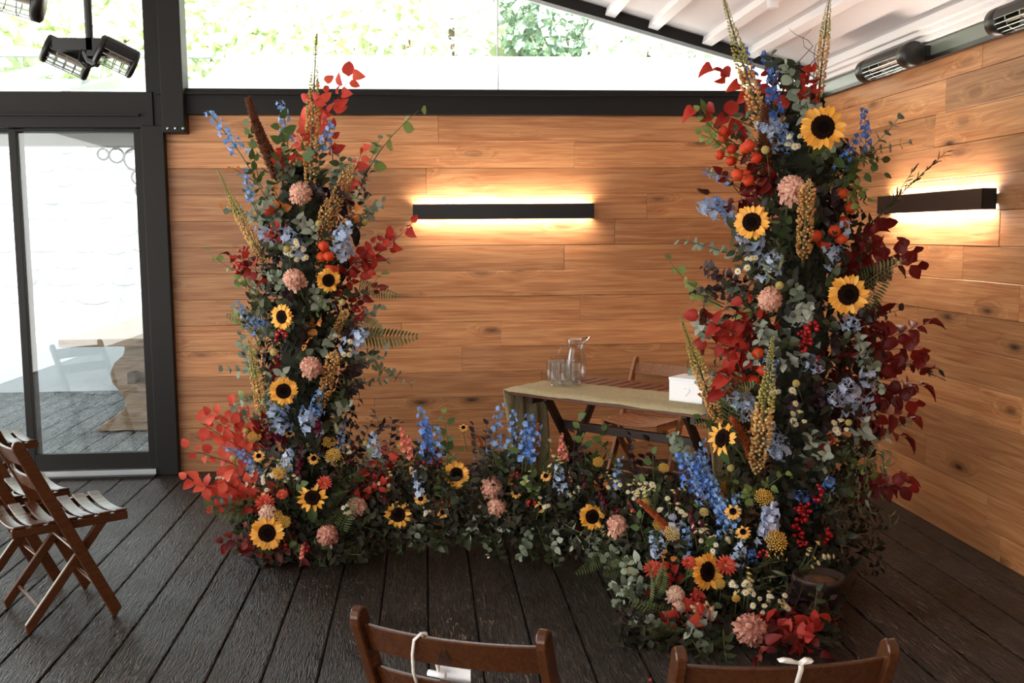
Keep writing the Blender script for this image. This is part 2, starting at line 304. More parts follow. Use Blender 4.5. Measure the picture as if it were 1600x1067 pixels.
# eaves mouldings along the right wall
for i, (zc, xo, h_, w_) in enumerate(((zE-.012, .10, .05, .05), (zE-.045, .07, .035, .06), (zE-.075, .045, .03, .05))):
    bevel(struct('trim_%d' % (3+i), MB().box((XR-xo, .82, zc), (w_, 11.5, h_)).mesh('trim', M_WHITE), 'white eaves moulding above the plank wall', 'trim'), .006)
rail = struct('trim_6', MB().box((XR-.012, .82, (zr+.018+zE-.085)/2), (.05, 11.5, zE-.085-zr-.018)).mesh('trim_6', M_GREYGREEN), 'grey green eaves rail carrying the heaters', 'trim')
struct('trim_7', MB().box((XR-.02, .82, zr+.008), (.055, 11.5, .022)).mesh('trim_7', M_BLACK), 'black shadow strip between rail and planks', 'trim')
# ------------------------------------------------------------------ lamps and heaters
def strip_lamp(a, b, out, h, label):
    """a, b: ends at the wall; out: direction off the wall; a black box that glows along its top and bottom edges"""
    a, b = Vector(a), Vector(b); c = (a+b)/2; X = (b-a).normalized(); L_ = (b-a).length; Z = Vector((0,0,1)); Y = Z.cross(X)
    if Y.dot(out) < 0: X, Y = -X, -Y
    e = bpy.data.objects.new('wall_lamp', None); COL.objects.link(e)
    e.matrix_world = Matrix(((X.x,Y.x,0,c.x),(X.y,Y.y,0,c.y),(X.z,Y.z,1,c.z),(0,0,0,1))); tag(e, label, 'lamp')
    mb = MB(); mb.box((0,.075,0), (L_,.006,h)); mb.box((-L_/2+.003,.04,0), (.006,.07,h)); mb.box((L_/2-.003,.04,0), (.006,.07,h)); mb.box((0,.038,0), (L_-.012,.07,h*.5))
    obj('housing', mb.mesh('housing', M_BLACK), e)
    obj('mounting_plate', MB().box((0,.006,0), (L_*.5,.012,h*.5)).mesh('plate', M_BLACK), e)
    for s in (1,-1): obj('light_strip', MB().box((0,.036,s*(h*.25+.004)), (L_-.03,.034,.006)).mesh('light_strip', M_LAMP), e)
    return e
yl = YB - .012
a, b = atY(645, 331, yl-.07), atY(928, 329.5, yl-.07); zl = (a.z+b.z)/2
strip_lamp((a.x, yl, zl), (b.x, yl, zl), Vector((0,-1,0)), .098, 'long black strip lamp glowing warm on the plank wall behind the table')
a, b = atX(1372, 320, XR-.085), atX(1535, 316, XR-.085)
strip_lamp((XR-.012, a.y, zl), (XR-.012, b.y, zl), Vector((-1,0,0)), .098, 'black strip lamp glowing warm on the plank wall under the heater rail')
def heater(p, axis, L_, r, label, name='patio_heater', group=None, root=None):
    """cylindrical infra-red heater: two dark end caps, reflector trough, glowing tube and a wire cage"""
    e = root
    if e is None:
        e = bpy.data.objects.new(name, None); COL.objects.link(e); tag(e, label, 'heater', group)
    e.matrix_world = frame(p, axis, (0,0,-1))
    n = 20
    for s in (0, 1):
        z0, z1 = (0, L_*.15) if s == 0 else (L_*.85, L_)
        obj('end_cap', MB().lathe([(r*.9,z0),(r*1.04,z0+.006),(r*1.04,z1-.006),(r*.9,z1)], n).mesh('end_cap', M_BLACK, True), e)
    vv = []; ff = []                                     # half tube reflector on the upper side
    for i in range(n//2+1):
        a_ = PI/2 + PI*i/(n//2)
        vv += [(r*.97*math.cos(a_), r*.97*math.sin(a_), L_*.12), (r*.97*math.cos(a_), r*.97*math.sin(a_), L_*.88)]
    ff = [(2*i, 2*i+1, 2*i+3, 2*i+2) for i in range(n//2)]
    o = obj('reflector', MB().add(vv, ff).mesh('reflector', M_BLACK), e); o.modifiers.new('s', 'SOLIDIFY').thickness = .004
    vv = [(q[0]*.93, q[1]*.93, q[2]) for q in vv]; o = obj('mirror', MB().add(vv, ff).mesh('mirror', plain('heater_mirror', srgb(206,190,176), .35, metal=.7)), e)
    obj('heating_tube', MB().tube([(r*.1,0,L_*.14),(r*.1,0,L_*.86)], r*.13, 8).mesh('heating_tube', plain('heater_tube', srgb(210,190,170), .3)), e)
    cg = MB()
    for i in range(9):
        a_ = -PI/2 + PI*i/8; cg.tube([(r*.96*math.cos(a_), r*.96*math.sin(a_), L_*.14), (r*.96*math.cos(a_), r*.96*math.sin(a_), L_*.86)], .0022, 4)
    for j in range(3):
        zz = L_*(.3+.2*j); cg.tube([(r*.96*math.cos(-PI/2+PI*i/10), r*.96*math.sin(-PI/2+PI*i/10), zz) for i in range(11)], .0022, 4)
    obj('wire_cage', cg.mesh('wire_cage', M_STEEL), e)
    return e
# rail heaters on the right wall
XH = XR-.13
def rail_heater(q0, q1, label):
    a_, b_ = atX(*q0, XH), atX(*q1, XH); a_.z = b_.z = 2.455
    e = heater(a_, (b_-a_), (b_-a_).length, .062, label)
    obj('bracket', MB().box((0,0,0), (.05,.12,.05)).mesh('bracket', M_BLACK), e, T(-.02,.055 if (e.matrix_world.to_3x3() @ Vector((0,1,0))).x > 0 else -.055,(b_-a_).length*.92)); return e
rail_heater((1352, 105), (1430, 84), 'tubular infrared heater on the rail nearer the plank wall corner')
rail_heater((1558, 22), (1680, -20), 'tubular infrared heater on the rail over the long strip of bare planks')
# hanging heaters (upper left)
YH = 3.6
hp = atY(140, 66, YH); ceil_z = zroof(hp.x)
hh = bpy.data.objects.new('hanging_heater', None); COL.objects.link(hh); hh.matrix_world = T(*hp); tag(hh, 'black double heater hanging from a rod, fan of two tubes', 'heater')
obj('rod', MB().tube([(0,0,0),(0,0,ceil_z-hp.z)], .013, 10).mesh('rod', M_BLACK), hh)
hb = MB(); hb.box((-.05,0,-.01), (.13,.05,.04)); hb.box((.03,0,-.02), (.07,.05,.06)); hb.tube([(-.02,0,-.02),(.0,-.01,-.06),(.03,-.02,-.075)], .014, 8)
obj('bracket', hb.mesh('bracket', M_BLACK), hh)
obj('cable', MB().tube([(-.02,-.03,-.03),(-.025,-.04,-.07),(0,-.05,-.095),(.03,-.05,-.085),(.04,-.04,-.06)], .004, 6).mesh('cable', M_BLACK), hh)
for nm, q0, q1, yo in (('tube_head', (68, 73), (142, 107), .06), ('tube_head', (152, 74), (212, 103), -.06)):
    a_, b_ = atY(*q0, YH+yo), atY(*q1, YH+yo+.05)
    sub = bpy.data.objects.new(nm, None); COL.objects.link(sub)
    heater(a_, b_-a_, (b_-a_).length, .048, None, root=sub)
    mw = sub.matrix_world.copy(); sub.parent = hh; sub.matrix_parent_inverse = Matrix(); sub.matrix_local = hh.matrix_world.inverted() @ mw
a_, b_ = atY(-60, -28, 3.0), atY(70, 8, 3.05)
hh2 = bpy.data.objects.new('hanging_heater', None); COL.objects.link(hh2); tag(hh2, 'tubular heater hanging above the chairs, cage towards the floor', 'heater')
heater(a_, b_-a_, (b_-a_).length, .052, None, root=hh2)
pc = hh2.matrix_world.inverted() @ Vector((a_.x, a_.y, zroof(a_.x)))
obj('rod', MB().tube([(0,0,.03), tuple(pc)], .012, 10).mesh('rod', M_BLACK), hh2)
p = atY(1208, 2, 5.2); dl = bpy.data.objects.new('ceiling_spot', None); COL.objects.link(dl); dl.location = p; tag(dl, 'small white cylinder spotlight under the ceiling', 'lamp')
obj('shade', MB().lathe([(.02,-.035),(.03,-.035),(.032,.05),(.02,.055),(.006,zroof(p.x)-p.z)], 18).mesh('shade', M_WHITE, True), dl)
obj('lens', MB().lathe([(.0,-.03),(.024,-.03)], 14).mesh('lens', emis('spot_lens', (1,.95,.9,1), 3)), dl)
# ------------------------------------------------------------------ leaf and petal shapes
def prof(kind, t):
    if kind == 'ovate': return max(.0, math.sin(PI*t**.72))**.8
    if kind == 'round': return math.sqrt(max(0, 1-(2*t-1)**2))
    if kind == 'lance': return max(0, math.sin(PI*t))**.9
    if kind == 'petal': return (.35+.65*math.sin(PI*min(1, t*.8+.1)))*(1 if t < .75 else max(0, (1-t)/.25)**.6)
    if kind == 'spoon': return (.3+.7*t)*(1 if t < .7 else math.sqrt(max(0, 1-((t-.7)/.3)**2)))
    return 1
def leafgeo(mb, L, W, kind='ovate', curl=.15, fold=.12, n=5, M=None, wob=0, rnd=None):
    """blade from the origin along +Y, face up +Z, drooping by curl, folded along its midrib"""
    vv = []; ff = []; rnd = rnd or RND
    a = 0; y = z = 0
    for i in range(n+1):
        t = i/n; w_ = W/2*prof(kind, min(.999, max(.001, t)))
        if i in (0,): w_ = max(w_, W*.03) if kind not in ('petal','spoon') else W*.17
        if i == n: w_ = W*.01
        wb_ = rnd.uniform(-wob, wob)*W
        vv += [(-w_, y, z+fold*w_*2+wb_), (0, y, z), (w_, y, z+fold*w_*2-wb_)]
        a += curl/n; y += L/n*math.cos(a*2); z -= L/n*math.sin(a*2)
    for i in range(n):
        for k in (0, 1): ff.append((3*i+k, 3*i+k+1, 3*i+k+4, 3*i+k+3))
    mb.add(vv, ff, M); return mb
# ------------------------------------------------------------------ the yard behind the glass
yd = struct('yard_floor', MB().box((-4.2, 9.0, -.06), (8.5, 4.7, .04)).mesh('yard_floor', bpy.data.materials['void']), 'grey deck of the yard beyond the door', 'floor')
YW = atz(100, 613, -.02).y
rects = []; x = -.013 - .195*33
while x < -.2: rects.append((6.76, YW+.1, x, x+.195)); x += .195
boards(yd, rects, .024, 'floor_board', M_DECK2, lambda a, b: T(b, a, -.03) @ RZ(PI/2), .008, .004)
yw = struct('yard_wall', MB().box((-2.5, YW+.2, 1.5), (12, .3, 3.2)).mesh('yard_wall', M_STONE), 'whitewashed stone wall across the yard', 'wall')
rg = random.Random(3)                                           # rubble face: shallow stones under the whitewash
smesh = []
for i in range(6):
    k = MB(); nn = 9; pts = [(math.cos(2*PI*j/nn)*rg.uniform(.8,1), math.sin(2*PI*j/nn)*rg.uniform(.75,1)) for j in range(nn)]
    k.add([(p_[0]*.5, -.0, p_[1]*.5) for p_ in pts]+[(p_[0]*.42, -1, p_[1]*.42) for p_ in pts], [tuple(range(nn, 2*nn))]+[(j, (j+1) % nn, nn+(j+1) % nn, nn+j) for j in range(nn)])
    smesh.append(k.mesh('stone', M_STONE, False))
zz = .3
while zz < 2.5:
    xx = -5.6
    while xx < -2.2:
        w_ = rg.uniform(.22, .5); h_ = rg.uniform(.13, .2)
        if xx < -4.75 or zz > .95:
            o = obj('stone', smesh[rg.randrange(6)], yw, T(xx+w_/2, YW+.052, zz) @ Matrix.Diagonal((w_*1.08, rg.uniform(.012,.03), h_*1.1, 1)))
        xx += w_
    zz += .165
# pitched lean-to roof over the yard: glazed bay on the left, white sheet on the right
zn = atY(400, 141, 6.95).z; zf = atY(600, 87, YW+.1).z
ra = (zf-zn)/(YW+.1-6.95)
def rp(x_, y_, dz=0): return (x_, y_, zn+ra*(y_-6.95)+dz)
xa = atY(300, 140, 6.95).x; xb = atY(357, 88, YW+.1).x
wrf = MB(); q = [rp(xa, 6.95), rp(6, 6.95), rp(6, YW+.1), rp(xb, YW+.1)]
wrf.add(q+[(a_, b_, c_-.08) for a_, b_, c_ in q], [(0,1,2,3),(7,6,5,4),(0,4,5,1),(1,5,6,2),(2,6,7,3),(3,7,4,0)])
tag(obj('sheet_roof', wrf.mesh('sheet_roof', M_WHITE)), 'white sheet roof seen through the clerestory glass', 'roof')
gr = bpy.data.objects.new('glass_roof', None); COL.objects.link(gr); gr.location = (-4, 7, 2.5); tag(gr, 'glazed lean-to roof over the yard with pale rafters', 'roof')
q = [rp(-7, 6.95), rp(xa-.02, 6.95), rp(xb-.02, YW+.1), rp(-7, YW+.1)]
P('pane', MB().add(q, [(0,1,2,3)]), glassmat('roof_glass', (.58,.62,.64,1), .1, .1), gr)
for xx in (-2.35, -3.25, -4.15, -5.05, -5.95): P('rafter', MB().add([rp(xx-.03,6.95,-.1), rp(xx+.03,6.95,-.1), rp(xx+.03,6.95,-.01), rp(xx-.03,6.95,-.01), rp(xx-.03,YW+.05,-.1), rp(xx+.03,YW+.05,-.1), rp(xx+.03,YW+.05,-.01), rp(xx-.03,YW+.05,-.01)], [(0,1,2,3),(7,6,5,4),(0,4,5,1),(1,5,6,2),(2,6,7,3),(3,7,4,0)]), M_WHITE, gr)
P('ridge_bar', MB().box((-4.7, YW+.12, zf+.0), (5.2, .08, .07)), plain('zinc', srgb(150,158,158), .5), gr)
P('eaves_beam', MB().box((-4.2, 6.98, atY(120, 214, 6.98).z), (5.4, .12, .12)), plain('grey_beam', srgb(112,116,114), .6), gr)
# ring bracket below the eaves beam
M_IRON = plain('grey_iron', srgb(70,74,74), .6)
rb = bpy.data.objects.new('ring_bracket', None); COL.objects.link(rb); pr = atY(211, 249, 6.98); rb.matrix_world = T(*pr); tag(rb, 'iron corner bracket of five graded rings under the yard beam', 'bracket')
sc_ = pr.y/F
for (qx, qy, r_) in ((161,241,8),(182,243,10.5),(211,249,16),(217,277,10.5),(220,298,8)):
    c_ = atY(qx, qy, 6.98) - pr; R_ = r_*sc_
    obj('ring', MB().tube([(R_*math.cos(2*PI*i/24), 0, R_*math.sin(2*PI*i/24)) for i in range(25)], .008, 6, False).mesh('ring', M_IRON, True), rb, T(*c_))
obj('bar', MB().box((-.1, 0, pr.z and (atY(190,229,6.98).z-pr.z)), (.42,.02,.015)).mesh('bar', M_IRON), rb)
# trestle table in the yard
tz = .76
c1 = atz(90, 531, tz); c2 = atz(181, 494, tz)
yt = bpy.data.objects.new('trestle_table', None); COL.objects.link(yt); yt.location = (c1.x+.8, c1.y+.4, 0); tag(yt, 'pale wooden trestle table with shaped legs out on the yard deck', 'table')
tw, td = 2.0, max(.7, c2.y-c1.y)
for i in range(3):
    bevel(P('table_board', MB().box((c1.x+tw/2, c1.y+td*(i+.5)/3, tz-.03), (tw, td/3-.004, .06)), M_PALE, yt), .006)
half = [(.30,.0),(.30,.05),(.24,.08),(.14,.16),(.11,.22),(.15,.30),(.21,.38),(.225,.46),(.19,.54),(.12,.60),(.10,.66),(.14,.70)]
fx = atz(222, 655, 0)
for yy in (fx.y, ):
    s_ = 1.02
    poly = [(a_*s_, b_) for a_, b_ in half] + [(-a_*s_, b_) for a_, b_ in reversed(half)]
    for kx in (0, 1.25):
        k = MB().extrude(poly, (1,0,0), (0,0,1), (0,1,0), .07); M_ = T(fx.x+.10+kx, c1.y+td/2, 0) @ RZ(0)
        o = P('trestle', MB().add(k.v, k.f, T(fx.x+.12+kx, c1.y+.28, 0)), M_PALE, yt); bevel(o, .008)
        P('foot', MB().extrude([(-.36,0),(.36,0),(.27,.06),(-.27,.06)], (1,0,0), (0,0,1), (0,1,0), .13), M_PALE, yt).data.transform(T(fx.x+.12+kx, c1.y+.28, 0))
        P('tusk', MB().box((fx.x+.12+kx-.03, c1.y+.2, .43), (.06,.14,.09)), plain('dark_tenon', srgb(74,62,52), .8), yt)
# planting beyond: a bank with shrubs and trees
bk = struct('garden_bank', MB().add([(-16,YW+.5,2.2),(16,YW+.5,2.2),(16,YW+9,7.2),(-16,YW+9,7.2)], [(0,1,2,3)]).mesh('garden_bank', plain('bank_green', srgb(120,140,90), .9, bscale=3, var=.3)), 'planted bank rising behind the yard roofs', 'bank')
L_A = leafmat('shrub_pale', srgb(240,244,226), srgb(196,216,164), .3); L_B = leafmat('shrub_dark', srgb(110,142,126), srgb(168,190,172), .2); L_C = leafmat('shrub_white', srgb(236,240,232), srgb(196,208,196), .2)
def bush(name, label, cat, c, rad, n, ls, mat, droop=0, seed=1, group='trees and shrubs on the bank'):
    r_ = random.Random(seed); e = bpy.data.objects.new(name, None); COL.objects.link(e); e.location = (c[0], c[1], max(0, c[2]-rad[2])); tag(e, label, cat, group)
    mb = MB()
    for i in range(n):
        u = Vector((r_.gauss(0,1), r_.gauss(0,1), r_.gauss(0,1))).normalized()*r_.uniform(.55,1)**.6
        k = 1+.25*noise.noise(u*2.3+Vector((seed,0,0)))
        p_ = Vector((c[0]+u.x*rad[0]*k, c[1]+u.y*rad[1]*k, c[2]+u.z*rad[2]*k))
        nd = Vector((u.x, u.y-.4, u.z+.7)) + Vector((r_.uniform(-1,1), r_.uniform(-1,1), r_.uniform(-1,1)))*.8
        fr_ = frame(p_, nd, (r_.uniform(-1,1), r_.uniform(-1,1), r_.uniform(-1,0)-droop*3), 1)
        leafgeo(mb, ls*r_.uniform(.7,1.3), ls*r_.uniform(.6,.9)*(.5 if droop else 1), 'ovate', .3, .15, 2, fr_)
    P('foliage', mb, mat, e)
    P('trunk', MB().tube([(c[0], c[1], max(0,c[2]-rad[2]-.3)), (c[0]+.05, c[1], c[2])], [.06,.03], 6), plain('bark', srgb(96,80,66), .9), e)
for i, px in enumerate((-40, 70, 190, 320, 430, 545, 630)):
    c = atY(px, 52+10*(i % 2), YW+.95+.95*(i % 2)); bush('shrub', 'broad leaved pale green shrub on the bank behind the yard roofs', 'shrub', c, (.5,.45,.6), 600, .17, L_A, 0, 11+i)
c = atY(700, 10, YW+2.0); bush('weeping_tree', 'white weeping tree on the bank beside a dark round tree', 'tree', c, (.6,.5,1.0), 1700, .16, L_C, 1, 31)
c = atY(880, 15, YW+3.2); bush('round_tree', 'dark green round tree on the bank behind the white roof', 'tree', c, (.95,.8,.95), 2500, .13, L_B, 0, 32)
c = atY(1000, 25, YW+5.4); bush('round_tree', 'grey green tree behind the pale flowering shrub on the bank', 'tree', c, (1.0,.7,.8), 2200, .13, L_B, 0, 36)
c = atY(1010, 68, YW+1.6); bush('flowering_shrub', 'pale flowering shrub before the dark round tree on the bank', 'shrub', c, (.75,.5,.42), 1000, .12, L_C, 0, 33)
c = atY(1160, 80, YW+1.8); bush('shrub', 'pale shrub on the bank nearest the sloping roof edge', 'shrub', c, (.8,.5,.5), 900, .14, L_C, 0, 34)
# ------------------------------------------------------------------ folding chairs
def chair_parts(mat):
    W_ = .43; out = []
    def bar(p0, p1, w_, t_):
        p0, p1 = Vector(p0), Vector(p1); L_ = (p1-p0).length
        return MB().box((0,0,0), (L_, w_, t_)), frame((p0+p1)/2, Vector((0,1,0)).cross((p1-p0).normalized()), p1-p0)
    for s in (-1, 1):
        y = s*(W_/2-.011)
        p0, p1 = Vector((.17,y,.0)), Vector((-.183,y,.774)); d = (p1-p0).normalized(); nrm = Vector((-d.z,0,d.x))
        L_ = (p1-p0).length; hw = .023
        poly = [(.025,-hw),(.0,hw),(L_-.03,hw),(L_-.012,hw*.75),(L_-.002,hw*.2),(L_-.004,-hw*.5),(L_-.02,-hw)]
        k = MB().extrude(poly, d, nrm, (0,1,0), .022); k = MB().add(k.v, k.f, T(*p0)); out.append(('leg', k, Matrix()))
        y2 = s*(W_/2-.036); p0, p1 = Vector((-.186,y2,.0)), Vector((.135,y2,.405)); d = (p1-p0).normalized(); nrm = Vector((-d.z,0,d.x)); L_ = (p1-p0).length; hw = .018
        k = MB().extrude([(0,-hw),(.028,hw) if False else (.03,hw),(L_,hw),(L_,-hw)], d, nrm, (0,1,0), .02); out.append(('leg', MB().add(k.v, k.f, T(*p0)), Matrix()))
        out.append(('seat_rail', MB().box((.01, s*(W_/2-.033), .408), (.44,.02,.034)), Matrix()))
    for i in range(7):                                           # dished seat slats across the width
        xc = -.18+i*.064; mb = MB(); n = 8; vv = []
        for j in range(n+1):
            y = -W_/2+.022+(W_-.044)*j/n; zz = .438-.022*(1-(2*j/n-1)**2)
            vv += [(xc-.024,y,zz-.011),(xc+.024,y,zz-.011),(xc+.024,y,zz),(xc-.024,y,zz)]
        ff = [(4*j+k, 4*j+(k+1) % 4, 4*j+4+(k+1) % 4, 4*j+4+k) for j in range(n) for k in range(4)] + [(3,2,1,0),(4*n,4*n+1,4*n+2,4*n+3)]
        out.append(('seat_slat', mb.add(vv, ff), Matrix()))
    for (z0, z1) in ((.665,.735),(.555,.62)):                    # bowed back slats
        n = 10; vv = []
        for j in range(n+1):
            y = -W_/2+.02+(W_-.04)*j/n; bow = .028*(1-(2*j/n-1)**2)
            for zz in (z0, z1):
                xb_ = .17-.353*zz/.774 - bow
                vv += [(xb_-.006,y,zz),(xb_+.008,y,zz)]
        ff = []
        for j in range(n):
            b_ = 4*j
            for a_, c_ in ((0,1),(1,3),(3,2),(2,0)): ff.append((b_+a_, b_+4+a_, b_+4+c_, b_+c_))
        ff += [(0,1,3,2),(4*n+2,4*n+3,4*n+1,4*n)]
        out.append(('back_slat', MB().add(vv, ff), Matrix()))
    for (x_, z_) in ((.122,.105),(-.118,.085),(.02,.30)):
        out.append(('stretcher', MB().tube([(x_,-W_/2+.02,z_),(x_,W_/2-.02,z_)], .008, 8), Matrix()))
    return [(n, mb.mesh(n, mat), M) for n, mb, M in out]
CH = {}
def chair(c, ang, label, mat=M_CHAIR, group='folding chairs'):
    if mat.name not in CH: CH[mat.name] = chair_parts(mat)
    e = bpy.data.objects.new('folding_chair', None); COL.objects.link(e); e.matrix_world = T(c[0], c[1], 0) @ RZ(ang); tag(e, label, 'chair', group)
    for n, m, M in CH[mat.name]:
        o = obj(n, m, e, M)
        if n != 'stretcher': bevel(o, .003, 1)
    return e
Fp = atz(186, 960, 0); Rp = atz(40, 995, 0); u = (Fp-Rp).normalized(); ang = math.atan2(u.y, u.x); nl = Vector((-u.y, u.x, 0))
cc = Fp - u*.17 + nl*(.43/2-.011)
chair(cc, ang, 'dark folding chair at the row end nearest the flower column by the door')
d2 = atz(99, 768, .435) - atz(191, 800, .435); chair(cc+Vector((d2.x,d2.y,0)), ang+.03, 'dark folding chair second along the row beside the glass door')
d3 = atz(52, 690, .435) - atz(191, 800, .435); chair(cc+Vector((d3.x,d3.y,0)), ang, 'dark folding chair third along the row right by the glass door')
def chair_by_posts(q0, q1, label, mat=M_CHAIR, zt_=.774, face=1, lenfix=True):
    a_, b_ = atz(*q0, zt_), atz(*q1, zt_); v = (b_-a_); v.z = 0; v.normalize(); f_ = Vector((-v.y, v.x, 0))*face
    c_ = (a_+b_)/2 + f_*.183 if lenfix else a_ + v*.205*1 + f_*.183
    return chair(c_, math.atan2(f_.y, f_.x), label, mat), c_, f_
ca, ca_c, ca_f = chair_by_posts((547, 948), (857, 988), 'polished folding chair with a white cord and tag on its back')
cb_, cb_c, cb_f = chair_by_posts((1052, 1014), (1406, 1001), 'polished folding chair with a white ribbon knotted over its top slat')
# ------------------------------------------------------------------ signing table, runner, glassware, box
A = atz(795, 608, .75); B = atz(1105, 645, .75); A.z = B.z = 0; tx = (B-A).normalized(); ty = Vector((-tx.y, tx.x, 0)); TL, TD = (B-A).length, .64
TM = Matrix(((tx.x,ty.x,0,A.x),(tx.y,ty.y,0,A.y),(0,0,1,0),(0,0,0,1)))
tb = bpy.data.objects.new('slatted_table', None); COL.objects.link(tb); tb.matrix_world = TM; tag(tb, 'dark slatted wooden folding table standing behind the flower meadow', 'table')
n = 16
for i in range(n): bevel(obj('top_slat', MB().box((0,0,0), (TD-.09, TL/n-.012, .018)).mesh('top_slat', M_TABLE), tb, T(TL*(i+.5)/n, TD/2, .741) @ RZ(PI/2)), .002, 1)
for y in (.022, TD-.022): bevel(obj('top_rail', MB().box((0,0,0), (TL, .044, .03)).mesh('top_rail', M_TABLE), tb, T(TL/2, y, .735)), .003, 1)
for x_ in (.1, TL-.1): bevel(obj('apron', MB().box((0,0,0), (TD-.1,.03,.045)).mesh('apron', M_DARKW), tb, T(x_, TD/2, .70) @ RZ(PI/2)), .003, 1)
for yy, y2 in ((.09,.12), (TD-.09,TD-.12)):
    for x0_, x1_ in ((.16, .52), (.50, .14)) if yy < .3 else ((TL-.16, TL-.5), (TL-.48, TL-.14)):
        pass
for x_ in (.17, TL-.17):
    for (y0_, y1_, o_) in ((.06, TD-.06, 0), (TD-.06, .06, .03)):
        p0, p1 = Vector((x_+o_, y0_, 0)), Vector((x_+o_, y1_, .72)); dd = p1-p0
        bevel(obj('leg', MB().box((0,0,0), (dd.length,.045,.025)).mesh('leg', M_DARKW), tb, frame((p0+p1)/2, (1,0,0), dd)), .003, 1)
for y, zz in ((.20, .56), (TD-.2, .17), (.2, .17)): bevel(obj('brace', MB().box((0,0,0), (TL-.34,.022,.045)).mesh('brace', M_DARKW), tb, T(TL/2, y, zz)), .003, 1)
# runner: lies along the front of the top and hangs at both ends
rw = .36; pts = []
for i in range(90):
    s_ = -.62 + (TL+1.24)*i/89
    if s_ < 0: px_, pz_ = -.012-.02*math.sin(s_*4), .757+s_
    elif s_ > TL: px_, pz_ = TL+.012+.02*math.sin((s_-TL)*4), .757-(s_-TL)
    else: px_, pz_ = s_, .757
    pts.append((s_, px_, pz_))
vv = []; ff = []; m_ = 26; rr = random.Random(5)
for i, (s_, px_, pz_) in enumerate(pts):
    hang = max(0, -s_, s_-TL)
    for j in range(m_+1):
        t = j/m_; y = -.03 + rw*(t + .0) ; y = y*(1-.30*min(1, hang*1.3)) + .06*min(1, hang*1.3)
        wv = .016*math.sin(t*19+hang*4)*min(1, hang*3) + (.004*math.sin(t*9+s_*3)+.007*noise.noise(Vector((s_*5,t*9,0)))+.004*noise.noise(Vector((s_*14,t*22,3))))
        xo = px_ + (wv if hang > 0 else 0); zo = pz_ + (0 if hang > 0 else abs(wv)) - (.018*max(0, (.06-t)/.06) if hang == 0 else 0)
        vv.append((xo, y, max(.02, zo)))
for i in range(len(pts)-1):
    for j in range(m_): a_ = i*(m_+1)+j; ff.append((a_, a_+1, a_+m_+2, a_+m_+1))
ro = obj('table_runner', MB().add(vv, ff).mesh('table_runner', M_CLOTH, True)); ro.matrix_world = TM; ro.modifiers.new('s', 'SOLIDIFY').thickness = .0025
tag(ro, 'sage gauze runner draped along the table front and over its ends', 'runner')
tumb = MB().lathe([(.0,.004),(.018,.004),(.02,.0),(.0215,.004),(.0235,.1),(.022,.1),(.019,.012),(.0,.01)], 20).mesh('tumbler', M_CLEAR, True)
tops = .762
for i, (qx, qy) in enumerate(((868,601),(884,603),(900,602),(875,595),(891,596),(862,596))):
    p_ = atz(qx, qy, tops); o = obj('tumbler', tumb, None, T(p_.x, p_.y, tops) @ Matrix.Scale(1.15, 4)); tag(o, 'clear glass tumbler standing among others by the jug', 'glass', 'tumblers on the table')
p_ = atz(901, 590, tops); jg = bpy.data.objects.new('glass_jug', None); COL.objects.link(jg); jg.matrix_world = T(p_.x, p_.y+.03, tops) @ RZ(0); tag(jg, 'clear glass jug with a pouring lip behind the tumblers', 'jug')
n = 24; pr_ = [(.0,.006),(.05,.0),(.056,.01),(.058,.06),(.05,.12),(.042,.155),(.045,.175),(.056,.205)]; vv = []
for r_, z_ in pr_ + [(max(0, r_-.004), z_+.004) for r_, z_ in reversed(pr_)]:
    for k in range(n):
        a_ = 2*PI*k/n; lip = max(0, math.cos(a_))**8*max(0, (z_-.16)/.045)
        vv.append(((r_+.028*lip)*math.cos(a_), r_*math.sin(a_), z_+.012*lip))
ff = [(i*n+k, i*n+(k+1) % n, (i+1)*n+(k+1) % n, (i+1)*n+k) for i in range(2*len(pr_)-1) for k in range(n)]
obj('body', MB().add(vv, ff).mesh('body', M_CLEAR, True), jg)
obj('handle', MB().tube([(-.04,0,.165),(-.075,0,.172),(-.095,0,.145),(-.09,0,.09),(-.055,0,.055)], .006, 8).mesh('handle', M_CLEAR, True), jg)
b0 = atz(1045, 626, tops); bx = bpy.data.objects.new('card_box', None); COL.objects.link(bx)
bl = .175; bx.matrix_world = Matrix(((tx.x,ty.x,0,b0.x),(tx.y,ty.y,0,b0.y),(0,0,1,tops),(0,0,0,1))); tag(bx, 'white card box with an embossed heart at the table end', 'box')
bevel(obj('body', MB().box((bl/2,.07,.05), (bl,.14,.10)).mesh('body', M_CARD), bx), .004)
bevel(obj('lid', MB().box((bl/2,.07,.106), (bl+.004,.144,.014)).mesh('lid', M_CARD), bx), .003)
ht = []
for i in range(24):
    t = 2*PI*i/24; ht.append((.00125*16*math.sin(t)**3, .0013*(13*math.cos(t)-5*math.cos(2*t)-2*math.cos(3*t)-math.cos(4*t))))
obj('heart', MB().extrude(ht, (1,0,0), (0,0,1), (0,1,0), .006).mesh('heart', M_CARD), bx, T(bl*.52, -.002, .052))
bw_ = MB()
for s in (-1, 1): bw_.tube([(bl*.72,.07,.114),(bl*.72+s*.02,.06,.135),(bl*.72+s*.04,.06,.125),(bl*.72+s*.02,.075,.115)], .004, 6)
obj('bow', bw_.mesh('bow', M_RIBBON, True), bx)
p0 = atz(995, 556, .774); c_ = Vector((p0.x,p0.y,0)) + tx*.205 - ty*.183
chair(c_, math.atan2(-ty.y, -ty.x), 'mid brown folding chair drawn up behind the slatted table', M_CHAIRL)
